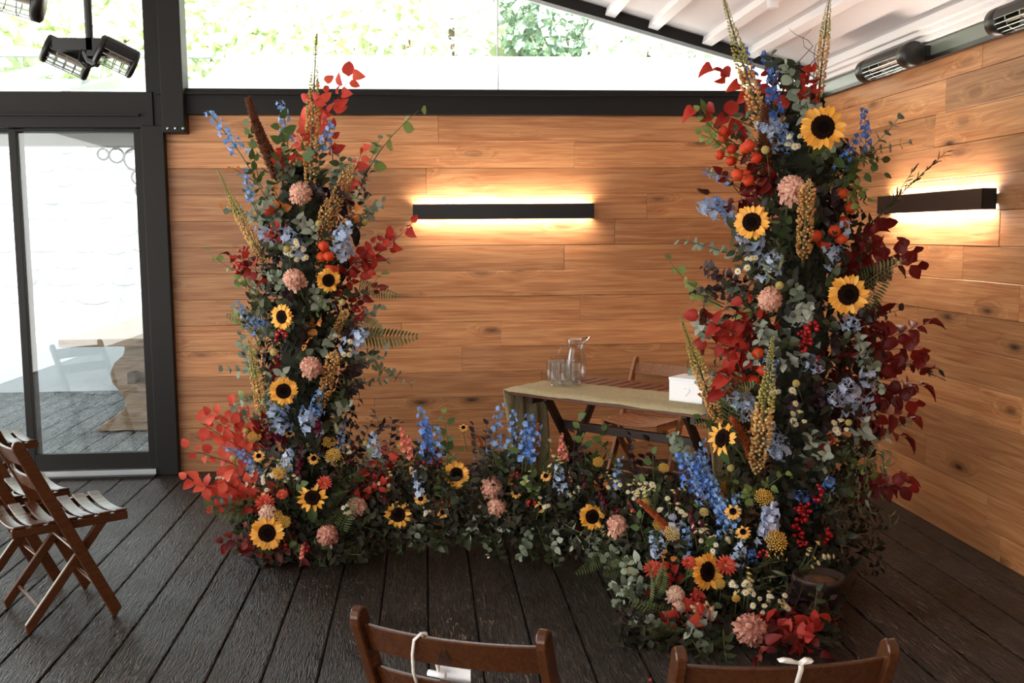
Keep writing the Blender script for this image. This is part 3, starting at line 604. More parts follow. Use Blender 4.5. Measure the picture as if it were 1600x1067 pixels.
# cord with paper tag on one chair, ribbon on the other
def onback(cm, cf, lat, z_, off=0): # point on the back slat of a chair: lat metres across, height z
    v = Vector((cf.y, -cf.x, 0)); xb_ = .17-.353*z_/.774 - .028*(1-(lat/.195)**2)
    return Vector((cm.x, cm.y, 0)) + cf*(xb_+off) + v*lat + Vector((0,0,z_))
cd = bpy.data.objects.new('cord_tag', None); COL.objects.link(cd); cd.location = onback(ca_c, ca_f, -.05, .735, -.008)
tag(cd, 'white cord loop and paper tag tied over the chair back', 'tag')
w2l = cd.matrix_basis.inverted() if False else T(*(-cd.location))
lp = [onback(ca_c, ca_f, l_, z_, o_) for l_, z_, o_ in ((-.085,.60,-.014),(-.085,.64,-.016),(-.075,.69,-.016),(-.062,.73,-.014),(-.05,.742,0),(-.046,.738,.012),(-.045,.70,.014),(-.04,.66,.014),(-.035,.635,.006))]
obj('cord', MB().tube([w2l @ q_ for q_ in lp], .0035, 6).mesh('cord', M_RIBBON, True), cd)
v_ = Vector((ca_f.y, -ca_f.x, 0)); q_ = onback(ca_c, ca_f, -.01, .60, .018)
obj('tag_card', MB().box((0,0,0), (.07,.002,.10)).mesh('tag_card', M_CARD), cd, w2l @ Matrix(((v_.x,ca_f.x,0,q_.x),(v_.y,ca_f.y,0,q_.y),(0,0,1,q_.z-.01),(0,0,0,1))))
obj('knot', MB().tube([w2l @ onback(ca_c, ca_f, l_, .634, .004) for l_ in (-.06,-.04,-.02)], .007, 8).mesh('knot', M_CARD, True), cd)
rbn = bpy.data.objects.new('ribbon', None); COL.objects.link(rbn); rbn.location = onback(cb_c, cb_f, .02, .74, 0); tag(rbn, 'white satin ribbon knotted over the top slat of the chair', 'ribbon')
w2l = T(*(-rbn.location))
def strip(pts, wd):
    mb = MB(); vv = []; 
    for i, p_ in enumerate(pts): vv += [p_ - wd, p_ + wd]
    mb.add(vv, [(2*i, 2*i+1, 2*i+3, 2*i+2) for i in range(len(pts)-1)]); return mb
vb = Vector((cb_f.y, -cb_f.x, 0))*.005
for nm, L_ in (('tail', ((.02,.742,.010),(.02,.746,-.004),(.019,.735,-.012),(.017,.70,-.013),(.012,.66,-.014),(.004,.61,-.016))), ('loop', ((.02,.742,0),(.005,.75,.004),(-.01,.752,.006),(-.02,.747,.008),(0,.744,.006),(.02,.742,.004))), ('loop', ((.02,.742,0),(.03,.752,.0),(.042,.75,.0),(.04,.744,.004),(.02,.742,.004)))):
    o = obj(nm, strip([w2l @ onback(cb_c, cb_f, *q_) for q_ in L_], vb if nm == 'tail' else Vector((cb_f.x, cb_f.y, 0))*.008).mesh(nm, M_RIBBON, True), rbn); o.modifiers.new('s', 'SOLIDIFY').thickness = .0012
# ================================================================== FLOWERS
def C(*a): return srgb(*a)
MF = dict(
 sun=leafmat('sunflower_petal', C(250,176,62), C(255,198,98), .2, .5, .4), sunS=leafmat('small_sunflower_petal', C(250,182,84), C(255,206,124), .2),
 disc=plain('sunflower_disc', C(46,24,15), .9, spec=.08, bump=1, bscale=400, var=.5), disc2=plain('disc_center', C(20,12,9), .95, spec=.08, bump=1, bscale=400, var=.4),
 mum=leafmat('peach_petal', C(238,192,166), C(208,142,122), .2, .5, .3), mum2=leafmat('mauve_petal', C(216,158,138), C(164,100,86), .15, .5, .3), cream=leafmat('cream_petal', C(238,208,184), C(222,178,154), .2),
 coral=leafmat('coral_petal', C(226,104,76), C(206,76,62), .2), coralc=plain('coral_center', C(224,196,130), .8, bump=.6, bscale=300),
 blue=leafmat('blue_floret', C(116,160,222), C(152,186,232), .25), deep=leafmat('deep_blue_floret', C(74,116,200), C(104,148,222), .25), pale=leafmat('pale_blue_floret', C(176,202,236), C(206,218,240), .25), ice=leafmat('icy_floret', C(206,212,232), C(186,194,226), .25),
 eye=plain('floret_eye', C(238,236,224), .7),
 gold=leafmat('seed_gold', C(236,196,128), C(196,140,72), 0, .45), gtip=leafmat('seed_green', C(192,180,104), C(158,148,72), 0, .5), brown=leafmat('seed_brown', C(214,164,98), C(150,98,48), 0, .45),
 ama=leafmat('amaranth_brown', C(112,62,34), C(78,42,26), .05, .8), rust=leafmat('amaranth_rust', C(176,88,38), C(140,62,26), .05, .8),
 red=leafmat('red_leaf', C(196,60,44), C(146,32,28), .3), corl=leafmat('coral_leaf', C(236,104,80), C(200,66,54), .35), dred=leafmat('dark_red_leaf', C(124,30,24), C(82,16,15), .25), orng=leafmat('orange_leaf', C(226,150,78), C(206,120,52), .3),
 euc=leafmat('eucalyptus_leaf', C(146,156,134), C(100,112,92), .15, .55), silv=leafmat('silver_leaf', C(184,188,172), C(140,148,130), .15, .55), olive=leafmat('olive_leaf', C(134,138,102), C(90,98,66), .2, .5),
 green=leafmat('green_leaf', C(96,116,62), C(66,88,46), .25, .5), lime=leafmat('lime_leaf', C(144,158,92), C(112,132,70), .3, .5), dark=leafmat('dark_leaf', C(70,76,48), C(38,44,28), .15, .45), purp=leafmat('purple_leaf', C(54,34,36), C(34,24,24), .1, .4),
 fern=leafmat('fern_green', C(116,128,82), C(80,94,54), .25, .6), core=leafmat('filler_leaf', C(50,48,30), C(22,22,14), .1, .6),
 stem=plain('green_stem', C(86,98,54), .6, var=.15), wood=plain('twig', C(74,52,40), .7, var=.2), redst=plain('red_twig', C(92,44,36), .7, var=.2),
 yar=leafmat('yarrow', C(228,182,84), C(206,154,62), 0, .8), pyar=leafmat('pale_yarrow', C(226,206,140), C(208,184,112), 0, .8), cras=plain('craspedia', C(218,196,116), .85, bump=1, bscale=350, var=.25),
 daisy=leafmat('daisy_white', C(240,238,228), C(228,226,214), .2), dcen=plain('daisy_center', C(226,186,70), .8),
 lant=leafmat('lantern', C(232,88,42), C(214,64,36), .25), berry=plain('berry', C(168,24,30), .25, var=.3), snapb=leafmat('snap_burgundy', C(122,26,54), C(90,16,40), .2), snapc=leafmat('snap_coral', C(232,112,94), C(240,160,140), .2))
TR = random.Random(21)
def curve(L_, bend, n=6, a=None):
    """points of a stem of length L_ from the origin along +Z, bending sideways"""
    a = TR.uniform(0, 2*PI) if a is None else a
    return [Vector((math.cos(a)*bend*L_*(i/n)**2, math.sin(a)*bend*L_*(i/n)**2, L_*i/n)) for i in range(n+1)]
LM = {}
def leafmesh(mat, L_, W_, kind, curl=.15, fold=.12, n=5, wob=.0, var=3):
    key = (mat, round(L_,3), round(W_,3), kind, curl, fold)
    if key not in LM:
        LM[key] = [leafgeo(MB(), L_*TR.uniform(.9,1.1), W_*TR.uniform(.9,1.1), kind, curl*TR.uniform(.4,1.8), fold*TR.uniform(.4,1.6), n, None, wob, TR).mesh('leaf', MF[mat], True) for _ in range(var)]
    return TR.choice(LM[key])
def branch(mat, L_, nl, ll, lw, kind='ovate', bend=.15, pair=False, stem='stem', curl=.2, fold=.12, spread=1.0, droop=0, wob=.04, r=.003, start=.15, join=False, flat=False):
    pts = curve(L_, bend); parts = [('stem', MB().tube(pts, [r*(1-.6*i/6) for i in range(7)], 5).mesh('stem', MF[stem], True), Matrix(), [])]
    a = TR.uniform(0, 6.28); jb = MB()
    for i in range(nl):
        t = start + (1-start)*i/max(1, nl-1); k = min(5, int(t*6)); p = pts[k].lerp(pts[k+1], t*6-k); tan = (pts[k+1]-pts[k]).normalized()
        a += (PI + TR.uniform(-.5,.5)) if not pair else PI/2*TR.uniform(.8,1.2)
        for s in ((0, PI) if pair else (0,)):
            u = tan.orthogonal().normalized(); v = tan.cross(u); side = u*math.cos(a+s)+v*math.sin(a+s)
            d = (side*spread + tan*TR.uniform(.3,.9)*(1 if i < nl-1 else 2.5) + Vector((0,0,-droop))).normalized()
            nrm = tan*1.0 - side*.3 + Vector((TR.uniform(-.6,.6), TR.uniform(-.6,.6), TR.uniform(-.3,.6)))
            if flat:
                sg = 1 if i % 2 else -1; side = Vector((TR.uniform(-.7,.7), sg*TR.uniform(.5,1.2), TR.uniform(-.4,.2))); d = (side*spread + tan*TR.uniform(.1,1.1)*(1 if i < nl-1 else 2.5) + Vector((0,0,-droop))).normalized(); nrm = Vector((1, TR.uniform(-1.1,1.1), TR.uniform(-.9,1.0))); p = p + tan*TR.uniform(-.012,.012) + d*TR.uniform(0,.014)
            yv = d; zv = (nrm - yv*nrm.dot(yv)).normalized(); xv = yv.cross(zv); s_ = TR.uniform(.62,1.15)*(1-.2*t)
            M = Matrix(((xv.x*s_,yv.x*s_,zv.x*s_,p.x),(xv.y*s_,yv.y*s_,zv.y*s_,p.y),(xv.z*s_,yv.z*s_,zv.z*s_,p.z),(0,0,0,1)))
            if join: leafgeo(jb, ll, lw, kind, curl, fold, 3, M)
            else: parts.append(('leaf', leafmesh(mat, ll, lw, kind, curl, fold, 5, wob), M, []))
    if join: parts.append(('foliage', jb.mesh('foliage', MF[mat], True), Matrix(), []))
    return parts
def facestem(L_, th=.004, mat='stem', back=.7):
    pts = [(0,0,-.004)] + [(-L_*.35*t*t, TR.uniform(-.002,.002), -L_*.95*t) for t in (.12,.3,.5,.75,1)]
    return MB().tube(pts, th, 6).mesh('stem', MF[mat], True)
# local frame of a face flower: +Z looks out of the bloom, +X is up, the stem leaves backwards and down
def sunflower(R_, npet, small=False, sep=True, gappy=0):
    mat = MF['sunS' if small else 'sun']; dr_ = R_*(.40 if small else .52); parts = []
    ring = MB(); pm = [leafgeo(MB(), (R_-dr_*.75)*k, R_*(.34 if small else .255), 'petal', c, .18, 5, None, .05, TR) for k, c in ((1,.1),(.94,.3),(1.04,-.1),(.9,.5))]
    pmesh = [k.mesh('petal', mat, True) for k in pm]
    for lay in (0, 1):
        for i in range(npet):
            if gappy and TR.random() < gappy: continue
            a = 2*PI*(i+.5*lay)/npet + TR.uniform(-.07,.07); k = TR.randrange(4)
            M = RZ(a) @ T(0, dr_*.72, -.004*lay+.002) @ Matrix.Rotation((.28 if lay == 0 else -.02)+TR.uniform(-.18,.22), 4, 'X') @ Matrix.Rotation(TR.uniform(-.3,.3), 4, 'Y')
            if sep: parts.append(('petal', pmesh[k], M, []))
            else: ring.add(pm[k].v, pm[k].f, M)
    if not sep: parts.append(('petal_ring', ring.mesh('petal_ring', mat, True), Matrix(), []))
    dm = MB().lathe([(dr_*.95,-.008),(dr_,.0),(dr_*.97,.008),(dr_*.8,.014),(dr_*.55,.013),(dr_*.3,.008),(0.0001,.006)], 24)
    for i in range(150 if not small else 40):
        rr = dr_*math.sqrt(i/(150 if not small else 40)); a = i*2.39996; dm.octa((rr*math.cos(a), rr*math.sin(a), .011), .0022*R_/.1, .006*R_/.1)
    d2 = MB().lathe([(dr_*.5,.013),(dr_*.42,.017),(dr_*.2,.014),(.0001,.012)], 18)
    parts.append(('disc', dm.mesh('disc', MF['disc']), Matrix(), [('disc_center', d2.mesh('disc_center', MF['disc2'], True), Matrix())]))
    sp = MB()
    for i in range(9): leafgeo(sp, R_*.6, R_*.28, 'lance', .2, .1, 3, RZ(2*PI*i/9) @ T(0, .008, -.014))
    parts.append(('sepals', sp.mesh('sepals', MF['green'], True), Matrix(), []))
    parts.append(('stem', facestem(.22 if not small else .16, .0055 if not small else .003), Matrix(), []))
    if not small:
        for s in (-1, 1): parts.append(('leaf', leafmesh('green', .09, .065, 'ovate', .3, .15), T(-.05, s*.01, -.05) @ RZ(s*1.4+PI*.1) @ Matrix.Rotation(-.3, 4, 'X'), []))
    return parts
def mum(R_, mat, n=105, stemL=.18):
    """incurved bloom: every petal is a cupped strip that swells outwards and closes over the crown; the lowest ones reflex"""
    mb = MB()
    for i in range(n):
        t = i/n; th0 = math.radians(35+105*t); a0 = i*2.39996; tw = TR.uniform(-.35,.35); m_ = 5; vv = []
        dl = math.radians(TR.uniform(38,58)) if t < .78 else math.radians(TR.uniform(-25,12)); big = TR.uniform(.88,1.08); w_ = R_*TR.uniform(.10,.14)
        for k in range(m_+1):
            q = k/m_; th = th0 - dl*q; a = a0 + tw*q; rr = R_*big*((.5+.5*math.sin(PI*min(1, q*.82+.06))) if t < .78 else (.5+.68*q))
            c = Vector((math.sin(th)*math.cos(a), math.sin(th)*math.sin(a), math.cos(th)))*rr; sd = Vector((-math.sin(a), math.cos(a), 0)); wq = w_*(.55+.6*math.sin(PI*min(1, .15+q*.75)))
            n_ = c.normalized(); vv += [c - sd*wq + n_*wq*.0, c - n_*wq*.55, c + sd*wq]
        mb.add(vv, [(3*k+e, 3*k+e+1, 3*k+e+4, 3*k+e+3) for k in range(m_) for e in (0,1)])
    parts = [('petals', mb.mesh('petals', MF[mat], True), Matrix(), []),
             ('bloom_core', MB().lathe([(R_*.2,-.45*R_),(R_*.5,-.1*R_),(R_*.5,.25*R_),(R_*.3,.5*R_),(.0001,.56*R_)], 12).mesh('bloom_core', MF[mat], True), Matrix(), []),
             ('stem', facestem(stemL, .004), Matrix(), [])]
    for s in (-1,1): parts.append(('leaf', leafmesh('dark', .06, .035, 'ovate', .3, .15), T(-.03, 0, -.03) @ RZ(s*1.5+.2), []))
    return parts
def dahlia(R_, mat, n=3):
    mb = MB()
    for lay in range(n):
        m_ = 16-2*lay; rr = R_*(1-.26*lay)
        for i in range(m_): leafgeo(mb, rr, R_*.28, 'spoon', -.05, .3, 4, RZ(2*PI*(i+.5*(lay % 2))/m_+TR.uniform(-.08,.08)) @ T(0, R_*.05, .006*lay) @ Matrix.Rotation(.12+.38*lay+TR.uniform(-.12,.12), 4, 'X'))
    return [('petals', mb.mesh('petals', MF[mat], True), Matrix(), []), ('center', MB().lathe([(R_*.25,0),(R_*.24,R_*.22),(R_*.12,R_*.34),(.0001,R_*.36)], 12).mesh('center', MF['coralc'], True), Matrix(), []), ('stem', facestem(.16, .0035), Matrix(), [])]
FLM = {}
def floret(mat):
    if mat not in FLM:
        FLM[mat] = []
        for _ in range(3):
            mb = MB()
            for i in range(5): leafgeo(mb, .0175*TR.uniform(.85,1.1), .0145, 'round', TR.uniform(-.2,.35), .15, 3, RZ(2*PI*i/5+TR.uniform(-.15,.15)) @ T(0,.001,0) @ Matrix.Rotation(TR.uniform(.1,.5), 4, 'X'))
            mb.tube([(0,0,0),(-.004,0,-.012),(-.012,0,-.022)], [.0025,.0018,.0008], 4)
            FLM[mat].append((mb.mesh('floret', MF[mat], True), MB().octa((0,0,.003), .003, .003).mesh('eye', MF['eye'])))
    return TR.choice(FLM[mat])
def delphinium(mat, n, L_=.34, rad=.026, bare=.35, bend=.12, sc0=1.1):
    pts = curve(L_, bend); parts = [('stem', MB().tube(pts, [.003*(1-.5*i/6) for i in range(7)], 5).mesh('stem', MF['stem'], True), Matrix(), [])]
    for i in range(n):
        t = bare + (1-bare)*(i/n); k = min(5, int(t*6)); p = pts[k].lerp(pts[k+1], t*6-k); a = i*2.39996+TR.uniform(-.4,.4); rr = rad*(1.15-.75*(t-bare)/(1-bare))
        d = Vector((math.cos(a), math.sin(a), TR.uniform(-.1,.5))); q = p + d.normalized()*rr
        m, e = floret(mat); parts.append(('floret', m, frame(q, d, (0,0,1), sc0*(1.1-.4*t)), [('eye', e, Matrix())]))
    return parts
def eremurus(L_, nb, r0, mat='gold', tipm='gtip', split=.58, bend=.04, bead=.0074):
    pts = curve(L_, bend, 6); A_, B_ = MB(), MB()
    for i in range(nb):
        t = .12+.88*(i/nb)**.93; k = min(5, int(t*6)); p = pts[k].lerp(pts[k+1], t*6-k); a = i*2.39996+TR.uniform(-.3,.3)
        taper = 1 if t < split else max(.12, 1-(t-split)/(1-split)*.93); rr = r0*taper*TR.uniform(.82,1.08)*(min(1, .5+(t-.12)*6))
        d = Vector((math.cos(a), math.sin(a), .45)); s_ = bead*max(.42, taper)*TR.uniform(.85,1.15)
        (A_ if t < split else B_).octa(p+d*rr, s_*.9, s_*1.45, d+Vector((0,0,.8)))
    return [('stem', MB().tube(pts, [.007*(1-.7*i/6) for i in range(7)], 6).mesh('stem', MF['olive'], True), Matrix(), []), ('seed_spike', A_.mesh('seed_spike', MF[mat], True), Matrix(), []), ('bud_tip', B_.mesh('bud_tip', MF[tipm], True), Matrix(), [])]
def plume(L_, mat, r0=.022, n=260):
    pts = curve(L_, .12); mb = MB()
    for i in range(n):
        t = .15+.85*i/n; k = min(5, int(t*6)); p = pts[k].lerp(pts[k+1], t*6-k); a = i*2.39996; rr = r0*(1.05-.8*t)*TR.uniform(.7,1.15)
        d = Vector((math.cos(a), math.sin(a), .7)); mb.octa(p+d*rr*.7, .0062*(1.2-.5*t), .013, d); mb.octa(p+d*rr*.3, .006, .012, d)
    return [('stem', MB().tube(pts, .004, 5).mesh('stem', MF['wood'], True), Matrix(), []), ('plume', mb.mesh('plume', MF[mat], True), Matrix(), [])]
def fern(L_, n=17, w_=.07, bend=.45):
    pts = curve(L_, bend, 8, 0.0); mb = MB()
    for i in range(n):
        t = .12+.86*i/n; k = min(7, int(t*8)); p = pts[k].lerp(pts[k+1], t*8-k); tan = (pts[k+1]-pts[k]).normalized(); l_ = w_*math.sin(PI*(.22+.76*t))**.8
        for s in (-1, 1):
            yv = (Vector((0,s,0))+tan*.35).normalized(); zv = tan.cross(Vector((0,1,0))); zv = -zv if zv.x < 0 else zv; zv = (zv-yv*zv.dot(yv)).normalized(); xv = yv.cross(zv)
            leafgeo(mb, l_, .0125*L_/.3, 'lance', .25, .1, 3, Matrix(((xv.x,yv.x,zv.x,p.x),(xv.y,yv.y,zv.y,p.y),(xv.z,yv.z,zv.z,p.z),(0,0,0,1))))
    return [('midrib', MB().tube(pts, [.003*(1-.7*i/8) for i in range(9)], 5).mesh('midrib', MF['olive'], True), Matrix(), []), ('frond', mb.mesh('frond', MF['fern'], True), Matrix(), [])]
def yarrow(R_, mat='yar', n=70):
    mb = MB()
    for i in range(n):
        rr = R_*math.sqrt(i/n); a = i*2.39996; mb.octa((rr*math.cos(a), rr*math.sin(a), R_*.35*(1-(rr/R_)**2)+TR.uniform(-.001,.002)), R_*.12, R_*.11)
    st = MB()
    for i in range(7): a = 2*PI*i/7; st.tube([(-.012,0,-R_*1.3),(R_*.7*math.cos(a), R_*.7*math.sin(a), 0)], .0013, 4)
    return [('flower_head', mb.mesh('flower_head', MF[mat], True), Matrix(), []), ('umbel', st.mesh('umbel', MF['stem'], True), Matrix(), []), ('stem', facestem(.16, .0025), T(-.01,0,-R_), [])]
def billy(R_):
    vv = MB(); nn = 110
    for i in range(nn):
        z = 1-2*(i+.5)/nn; a = i*2.39996; q = Vector((math.sqrt(1-z*z)*math.cos(a), math.sqrt(1-z*z)*math.sin(a), z)); vv.octa(q*R_*.93, R_*.2, R_*.14, q)
    b = MB().lathe([(.0001,-R_)]+[(R_*math.sin(PI*i/8), -R_*math.cos(PI*i/8)) for i in range(1,8)]+[(.0001,R_)], 12); vv.add([tuple(Vector(q)*.97) for q in b.v], b.f)
    return [('ball', vv.mesh('ball', MF['cras'], True), Matrix(), []), ('stem', facestem(.16, .0018), Matrix(), [])]
DM = []
def daisies(n, L_=.14):
    if not DM:
        for k in range(2):
            mb = MB()
            for i in range(12): leafgeo(mb, .0088, .0046, 'spoon', .05, .1, 2, RZ(2*PI*i/12) @ T(0,.0025,0) @ Matrix.Rotation(TR.uniform(-.1,.35), 4, 'X'))
            DM.append(mb.mesh('daisy_head', MF['daisy'], True))
        DM.append(MB().lathe([(.0045,-.001),(.0042,.002),(.002,.0036),(.0001,.004)], 8).mesh('center', MF['dcen'], True))
    st = MB(); parts = []
    for i in range(n):
        a = TR.uniform(0, 6.28); rr = TR.uniform(.012,.05); h = L_*TR.uniform(.75,1.1); tip = Vector((rr*math.cos(a), rr*math.sin(a), h))
        st.tube([(0,0,0), (tip.x*.3, tip.y*.3, h*.55), tip], .0009, 4)
        d = Vector((tip.x*6, tip.y*6, 1)) + Vector((TR.uniform(-.5,.5), TR.uniform(-.5,.5), 0)); s_ = TR.uniform(.85,1.25)
        parts.append(('daisy_head', DM[TR.randrange(2)], frame(tip, d, None, s_), [('center', DM[2], Matrix())]))
    return [('stem', st.mesh('stem', MF['stem'], True), Matrix(), [])] + parts
def lantern():
    n = 10; vv = []; pr2 = [(.006,0),(.017,.006),(.021,.016),(.018,.028),(.009,.037),(.001,.043)]
    for r_, z_ in pr2:
        for k in range(n): a = 2*PI*k/n; rr = r_*(1.08 if k % 2 == 0 else .9); vv.append((rr*math.cos(a), rr*math.sin(a), -z_))
    ff = [(i*n+k, (i+1)*n+k, (i+1)*n+(k+1) % n, i*n+(k+1) % n) for i in range(5) for k in range(n)] + [tuple(range(n))]
    m = MB().add(vv, ff).mesh('lantern', MF['lant'], True); parts = []; pts = curve(.2, .25)
    parts.append(('stem', MB().tube(pts, .0022, 5).mesh('stem', MF['stem'], True), Matrix(), []))
    for i, t in enumerate((.5,.72,.95)):
        k = min(5, int(t*6)); p = pts[k].lerp(pts[k+1], t*6-k); a = i*2.4; parts.append(('lantern', m, T(*(p+Vector((math.cos(a)*.016, math.sin(a)*.016, .008)))) @ Matrix.Rotation(TR.uniform(-.5,.5), 4, 'X'), []))
    return parts
def berries(n=11):
    bm = MB().lathe([(.0001,-.0085)]+[(.0085*math.sin(PI*i/6), -.0085*math.cos(PI*i/6)) for i in range(1,6)]+[(.0001,.0085)], 10).mesh('berry', MF['berry'], True); parts = []; st = MB()
    for i in range(n):
        q = Vector((TR.gauss(0,1), TR.gauss(0,1), TR.gauss(0,.7))).normalized()*TR.uniform(.014,.026)+Vector((0,0,.13)); parts.append(('berry', bm, T(*q) @ Matrix.Scale(TR.uniform(.7,1.1), 4), [])); st.tube([(0,0,.08), q], .001, 4)
    st.tube([(0,0,0),(0,0,.1)], .002, 5); return [('stem', st.mesh('stem', MF['redst'], True), Matrix(), [])] + parts
def snap(mat, L_=.22, n=20):
    pts = curve(L_, .1); mb = MB(); parts = [('stem', MB().tube(pts, .0028, 5).mesh('stem', MF['stem'], True), Matrix(), [])]
    for i in range(n):
        t = .4+.6*i/n; k = min(5, int(t*6)); p = pts[k].lerp(pts[k+1], t*6-k); a = i*2.39996; d = Vector((math.cos(a), math.sin(a), .3)); rr = .017*(1.2-t*.8)
        for j in range(4): leafgeo(mb, .016*(1.3-t*.7), .015*(1.3-t*.7), 'round', .2, .3, 3, frame(p+d*rr*.5, d, (0,0,1)) @ RZ(j*PI/2+.4) @ Matrix.Rotation(.5+TR.uniform(-.3,.3), 4, 'X'))
    parts.append(('blossoms', mb.mesh('blossoms', MF[mat], True), Matrix(), [])); return parts
def curly(L_=.3):
    mb = MB()
    for j in range(3):
        pts = [Vector((.022*math.sin(i*1.1+j*2)+.05*(j-1)*(i/10)**1.4, .02*math.cos(i*1.3+j), L_*i/10*(1-.15*j))) for i in range(11)]; mb.tube(pts, [.0022*(1-.7*i/10) for i in range(11)], 5)
    return [('twig', mb.mesh('twig', MF['wood'], True), Matrix(), [])]
# ---- templates: several variants of every kind: (variants, length or size, short name, description, category)
def V(f, n=3): return [f() for _ in range(n)]
TP = {
 'sun':   (V(lambda: sunflower(.1, 20)), 1, 'sunflower', 'large sunflower', 'sunflower'),
 'sunh':  (V(lambda: sunflower(.1, 13, gappy=.3), 2), 1, 'sunflower', 'ragged sunflower', 'sunflower'),
 'suns':  (V(lambda: sunflower(.036, 11, True, False), 3), 1, 'small_sunflower', 'small yellow sunflower', 'sunflower'),
 'mum':   (V(lambda: mum(.064, 'mum')), 1, 'chrysanthemum', 'peach chrysanthemum', 'chrysanthemum'),
 'mum2':  (V(lambda: mum(.064, 'mum2', 95), 2), 1, 'chrysanthemum', 'dusky pink chrysanthemum', 'chrysanthemum'),
 'mumc':  (V(lambda: mum(.055, 'cream', 60), 2), 1, 'chrysanthemum', 'cream chrysanthemum', 'chrysanthemum'),
 'dah':   (V(lambda: dahlia(.042, 'coral'), 2), 1, 'dahlia', 'coral dahlia', 'dahlia'),
 'bil':   (V(lambda: billy(.0145), 2), 1, 'billy_button', 'pale yellow ball flower', 'flower'),
 'yar':   (V(lambda: yarrow(.034), 2), 1, 'yarrow', 'golden yarrow head', 'yarrow'),
 'pyar':  (V(lambda: yarrow(.03, 'pyar'), 2), 1, 'yarrow', 'pale yarrow head', 'yarrow'),
 'ber':   (V(berries, 2), .16, 'berry_sprig', 'red berry sprig', 'berries'),
 'lan':   (V(lantern, 2), .2, 'lantern_plant', 'orange lantern plant sprig', 'lantern plant'),
 'blue':  (V(lambda: delphinium('blue', 18, sc0=1.12)), .34, 'delphinium', 'sky blue delphinium', 'delphinium'),
 'deep':  (V(lambda: delphinium('deep', 16, sc0=1.3)), .34, 'delphinium', 'deep blue delphinium', 'delphinium'),
 'pale':  (V(lambda: delphinium('pale', 16, .26, .034, .4, .2, 1.45)), .26, 'delphinium', 'pale blue delphinium', 'delphinium'),
 'ice':   (V(lambda: delphinium('ice', 14, .26, .036, .4, .2, 1.5), 2), .26, 'delphinium', 'icy white delphinium', 'delphinium'),
 'ere':   (V(lambda: eremurus(.75, 330, .027)), .75, 'foxtail_lily', 'golden foxtail lily spike', 'foxtail lily'),
 'ereb':  (V(lambda: eremurus(.42, 210, .023, 'brown', 'gold', .85, .04, .0066), 2), .42, 'foxtail_lily', 'bronze foxtail lily spike', 'foxtail lily'),
 'ama':   (V(lambda: plume(.38, 'ama', .034, 420), 2), .38, 'amaranth', 'brown amaranth plume', 'amaranth'),
 'rust':  (V(lambda: plume(.3, 'rust', .018), 2), .3, 'amaranth', 'rust orange amaranth plume', 'amaranth'),
 'red':   (V(lambda: branch('red', .36, 11, .078, .056, stem='redst', wob=.08, flat=True, curl=.4, fold=.28), 4), .4, 'beech_branch', 'red beech branch', 'branch'),
 'corl':  (V(lambda: branch('corl', .36, 12, .088, .068, stem='redst', wob=.08, flat=True, curl=.4, fold=.28), 4), .4, 'beech_branch', 'coral red beech branch', 'branch'),
 'dred':  (V(lambda: branch('dred', .36, 12, .076, .054, stem='redst', wob=.08, flat=True, curl=.4, fold=.28), 4), .4, 'beech_branch', 'dark red beech branch', 'branch'),
 'redb':  (V(lambda: branch('red', .36, 9, .098, .072, stem='redst', wob=.1, flat=True, curl=.4, fold=.28), 3), .4, 'beech_branch', 'large leaved red branch', 'branch'),
 'dredb': (V(lambda: branch('dred', .36, 12, .098, .072, stem='redst', wob=.1, flat=True, curl=.4, fold=.28), 3), .4, 'beech_branch', 'large dark red branch', 'branch'),
 'orng':  (V(lambda: branch('orng', .22, 6, .055, .04, stem='redst', wob=.12, flat=True), 2), .25, 'autumn_sprig', 'orange leaf sprig', 'sprig'),
 'euc':   (V(lambda: branch('euc', .36, 8, .048, .046, 'round', pair=True, fold=.08), 4), .38, 'eucalyptus_branch', 'grey green eucalyptus branch', 'eucalyptus'),
 'silv':  (V(lambda: branch('silv', .3, 6, .07, .046, 'ovate', pair=True, fold=.08), 3), .34, 'eucalyptus_branch', 'silver leaved eucalyptus branch', 'eucalyptus'),
 'olive': (V(lambda: branch('olive', .4, 14, .085, .018, 'lance', droop=.7, curl=.5), 3), .42, 'willow_eucalyptus', 'drooping narrow leaved eucalyptus', 'eucalyptus'),
 'twig':  (V(lambda: branch('dark', .4, 26, .05, .011, 'lance', spread=.45, stem='wood', bend=.06), 2), .42, 'olive_twig', 'slender dark olive twig', 'twig'),
 'green': (V(lambda: branch('green', .34, 8, .078, .054, bend=.2, flat=True), 3), .36, 'leafy_branch', 'green leafy branch', 'branch'),
 'lime':  (V(lambda: branch('lime', .36, 8, .06, .048, bend=.3, curl=.4, flat=True), 3), .38, 'leafy_branch', 'light green trailing branch', 'branch'),
 'dark':  (V(lambda: branch('dark', .32, 11, .066, .042, bend=.15), 4), .34, 'leafy_branch', 'dark green leafy branch', 'branch'),
 'purp':  (V(lambda: branch('purp', .32, 12, .066, .048, 'ovate', stem='wood'), 4), .34, 'smoke_bush_branch', 'purple smoke bush branch', 'branch'),
 'fern':  (V(lambda: fern(.32), 3), .32, 'fern_frond', 'green fern frond', 'fern'),
 'dai':   (V(lambda: daisies(6), 5), .14, 'daisy_sprig', 'white daisy sprig', 'daisies'),
 'snb':   (V(lambda: snap('snapb'), 2), .22, 'snapdragon', 'burgundy snapdragon', 'snapdragon'),
 'snc':   (V(lambda: snap('snapc'), 2), .22, 'snapdragon', 'coral snapdragon', 'snapdragon'),
 'curl':  (V(curly, 1), .3, 'curly_willow', 'curly willow twigs', 'twig'),
}
FACE = {'sun','sunh','suns','mum','mum2','mumc','dah','bil','yar','pyar'}
SIZE = {'sun':.1,'sunh':.1,'suns':.036,'mum':.075,'mum2':.075,'mumc':.06,'dah':.042,'bil':.0145,'yar':.034,'pyar':.03}
